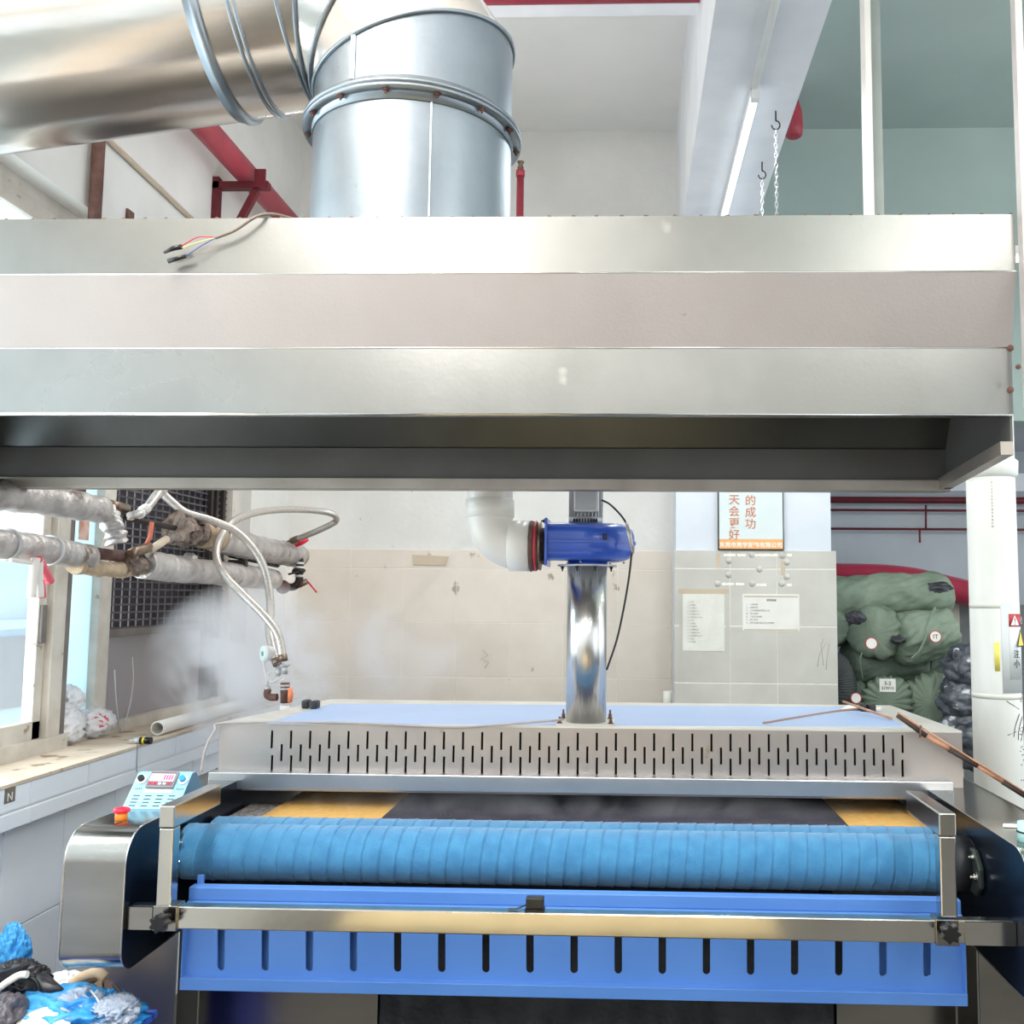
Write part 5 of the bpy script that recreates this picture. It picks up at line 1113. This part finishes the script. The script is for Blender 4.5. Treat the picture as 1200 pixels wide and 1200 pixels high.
def junk(px, py, Y, rad, m, name, label, cat, amp=.5, freq=1.8, seed=0, ridged=True, rot=None):
    q = PY(px, py, Y); o = MB().blob(q, rad, amp, freq, 5, seed, None, ridged).build(name, m); tag(o, label, cat); return o
junk(70, 1196, 2.24, (.16, .1, .055), M_cyanbag, 'blue_plastic_sheet', 'crumpled light blue plastic sheet on top of the crate rubbish', 'plastic sheet', .6, 1.8, 1)
junk(12, 1124, 2.45, (.045, .03, .075), M_cyanbag, 'blue_plastic_tuft', 'light blue plastic tuft standing up against the white tiled wall', 'plastic bag', .5, 2, 2)
junk(96, 1186, 2.25, (.06, .045, .045), mat('clear_bag', (196, 206, 222), (168, 180, 200), .2, scale=9, bump=1, bscale=14, alpha=.8), 'clear_plastic_bag', 'clear crumpled plastic bag in the middle of the crate', 'plastic bag', .5, 2, 3)
junk(134, 1186, 2.22, (.045, .05, .03), MATS['clear_bag'], 'clear_plastic_bag', 'pale clear plastic bag beside the blue crate rim', 'plastic bag', .5, 2, 4)
junk(75, 1160, 2.38, (.055, .05, .035), M_sheetW, 'white_cloth_bag', 'white crumpled bag behind the black sheet', 'plastic bag', .5, 2, 5)
junk(132, 1171, 2.3, (.02, .03, .02), M_cyanbag, 'blue_plastic_scrap', 'small light blue plastic scrap beside the folded cardboard', 'plastic scrap', .5, 2, 6)
junk(18, 1160, 2.3, (.075, .06, .06), M_blkbag, 'black_bag', 'black crumpled bag at the left edge of the rubbish', 'bag', .35, 1.6, 7)
junk(2, 1196, 2.15, (.045, .06, .05), mat('grey_bag', (96, 92, 100), (74, 70, 78), .35, bump=.6, bscale=12), 'grey_bag', 'dark grey bag in the bottom left corner', 'bag', .35, 1.6, 8)
# black cone sheet
t = thing('black_paper_cone', 'black pointed paper cone lying on the rubbish heap', 'paper cone', PY(45, 1165, 2.3))
MB().tube([PY(20, 1158, 2.3), PY(48, 1158, 2.29), PY(74, 1159, 2.27)], [.04, .032, .002], 24).build('cone', M_blkbag, t)
MB().tube(smooth_path([PY(30, 1144, 2.25), PY(42, 1150, 2.25), PY(45, 1164, 2.25), PY(38, 1178, 2.25)]), .005, 8).build('black_loop', M_black, t)
b = MB(); b.hexa([PY(-5, 1152, 2.2), PY(32, 1136, 2.22), PY(32, 1136, 2.25), PY(-5, 1152, 2.25), PY(-5, 1141, 2.2), PY(36, 1129, 2.22), PY(36, 1129, 2.25), PY(-5, 1139, 2.25)])
tag(b.build('black_board_strip', M_blkbag), 'flat black board strip leaning above the black bag', 'board')
tag(MB().tube(smooth_path([PY(-4, 1160, 2.19), PY(10, 1150, 2.19), PY(22, 1143, 2.2), PY(32, 1142, 2.2)]), .008, 10).build('white_strap', M_paperv), 'dirty white strap along the black board strip', 'strap')
t = thing('folded_cardboard', 'folded tan cardboard piece leaning on the machine leg', 'cardboard', PY(115, 1175, 2.36))
b = MB(); b.hexa([PY(97, 1160, 2.34), PY(118, 1148, 2.34), PY(120, 1160, 2.40), PY(100, 1170, 2.40), PY(97, 1172, 2.34), PY(122, 1166, 2.34), PY(122, 1170, 2.40), PY(100, 1176, 2.40)]); b.build('box_flap', M_card, t)
b = MB()
for k_ in range(4): b.tube(smooth_path([PY(84+3*k_, 1153+3*k_, 2.36+.02*k_), PY(98+2*k_, 1144+3*k_, 2.36+.02*k_), PY(114, 1140+3*k_, 2.36+.02*k_), PY(124, 1146+3*k_, 2.36+.02*k_)]), .012, 10)
b.build('rolled_edge', mat('tan_paper', (214, 186, 154), (202, 172, 138), .85, scale=20), t)
MB().hexa([PY(122, 1146, 2.37), PY(134, 1152, 2.37), PY(134, 1152, 2.40), PY(122, 1146, 2.40), PY(122, 1172, 2.37), PY(144, 1176, 2.37), PY(144, 1176, 2.40), PY(122, 1172, 2.40)]).build('side_flap', mat('pinkish_card', (222, 192, 176), rough=.8), t)
MB().hexa([PY(50, 1178, 2.3), PY(68, 1168, 2.3), PY(74, 1172, 2.3), PY(62, 1182, 2.3), PY(50, 1180, 2.33), PY(68, 1165, 2.33), PY(76, 1168, 2.33), PY(64, 1180, 2.33)]).build('small_flap', M_card, t)
tag(MB().tube(smooth_path([PY(100, 1156, 2.28), PY(110, 1165, 2.24), PY(119, 1180, 2.2), PY(123, 1190, 2.19)]), .0025, 8).build('packing_string', M_tape), 'thin white string arching over the cardboard', 'string')
tag(MB().tube(smooth_path([PY(133, 1154, 2.30), PY(142, 1164, 2.26), PY(145, 1178, 2.22), PY(142, 1200, 2.2)]), .005, 8).build('dark_strap', M_dkmetal), 'dark strap hanging down beside the blue crate', 'strap')
b = MB(); b.lathe(PY(50, 1206, 2.14), (.1, -.3, 1), [(0, .055), (.012, .056), (.013, .04), (.014, .0001)], 32); tag(b.build('round_lid', M_paperv), 'round cream lid at the very bottom on the blue sheet', 'lid')

# ------------------------------------------------------------------ added table out of view, gives the polished bar its tan reflection
t = thing('added_reflection_table', 'added low table under a tan cloth, out of view, colouring the front bar reflection', 'table', (-.25, .75, 0))
box('cloth_top', mat('tan_reflection_cloth', (204, 182, 138), (190, 168, 124), .9, scale=8), -.8, .55, .64, .42, 1.70, .70, t, .01)
for xx in (-.76, .36):
    for yy in (.6, 1.6): box('leg', M_steel, xx, yy, 0, xx+.04, yy+.04, .64, t)
# ------------------------------------------------------------------ steam
def steam(name, c, rad, dens, label, scale=2.2, thr=.42, rot=0):
    b = MB(); b.blob(c, rad, 0, 1, 3); o = b.build(name, M_dark); tag(o, label, 'steam', 'steam drifting from the machine'); o['kind'] = 'stuff'
    m = bpy.data.materials.new(name); m.use_nodes = True; N = m.node_tree.nodes; L = m.node_tree.links; N.remove(N['Principled BSDF'])
    out = N['Material Output']; pv = N.new('ShaderNodeVolumePrincipled'); pv.inputs['Color'].default_value = (.97, .97, 1, 1); pv.inputs['Anisotropy'].default_value = 0
    tc = N.new('ShaderNodeTexCoord'); mp = N.new('ShaderNodeMapping'); L.new(tc.outputs['Generated'], mp.inputs[0]); mp.inputs['Location'].default_value = (-1, -1, -1); mp.inputs['Scale'].default_value = (2, 2, 2)
    ln = N.new('ShaderNodeVectorMath'); ln.operation = 'LENGTH'; L.new(mp.outputs[0], ln.inputs[0])
    fo = N.new('ShaderNodeMapRange'); fo.inputs[1].default_value = 1; fo.inputs[2].default_value = .25; L.new(ln.outputs['Value'], fo.inputs[0])
    nz = N.new('ShaderNodeTexNoise'); nz.inputs['Scale'].default_value = scale; nz.inputs['Detail'].default_value = 4; nz.inputs['Distortion'].default_value = 1.2; L.new(tc.outputs['Object'], nz.inputs['Vector'])
    nr = N.new('ShaderNodeMapRange'); nr.inputs[1].default_value = thr; nr.inputs[2].default_value = thr+.22; L.new(nz.outputs['Fac'], nr.inputs[0])
    m1 = N.new('ShaderNodeMath'); m1.operation = 'MULTIPLY'; L.new(fo.outputs[0], m1.inputs[0]); L.new(nr.outputs[0], m1.inputs[1])
    m2 = N.new('ShaderNodeMath'); m2.operation = 'MULTIPLY'; L.new(m1.outputs[0], m2.inputs[0]); m2.inputs[1].default_value = dens
    L.new(m2.outputs[0], pv.inputs['Density']); L.new(pv.outputs[0], out.inputs['Volume']); o.data.materials.clear(); o.data.materials.append(m); return o
steam('steam_cloud', V((-1.52, 3.80, PY(225, 775, 3.8).z)), (.39, .40, .34), 17, 'white steam cloud in front of the window grille at the left', 3.5, .40)
steam('steam_cloud', PY(430, 770, 4.4), (.55, .35, .28), 6, 'thin steam veil before the cream tiles left of the steel pipe', 2.6, .42)
steam('steam_wisp', (-.15, 2.70, 1.02), (1.05, .07, .04), 2.6, 'low steam wisps creeping out under the steam box strip', 6, .42)
# clean helper properties
for o in bpy.data.objects:
    if 'w' in o: del o['w']
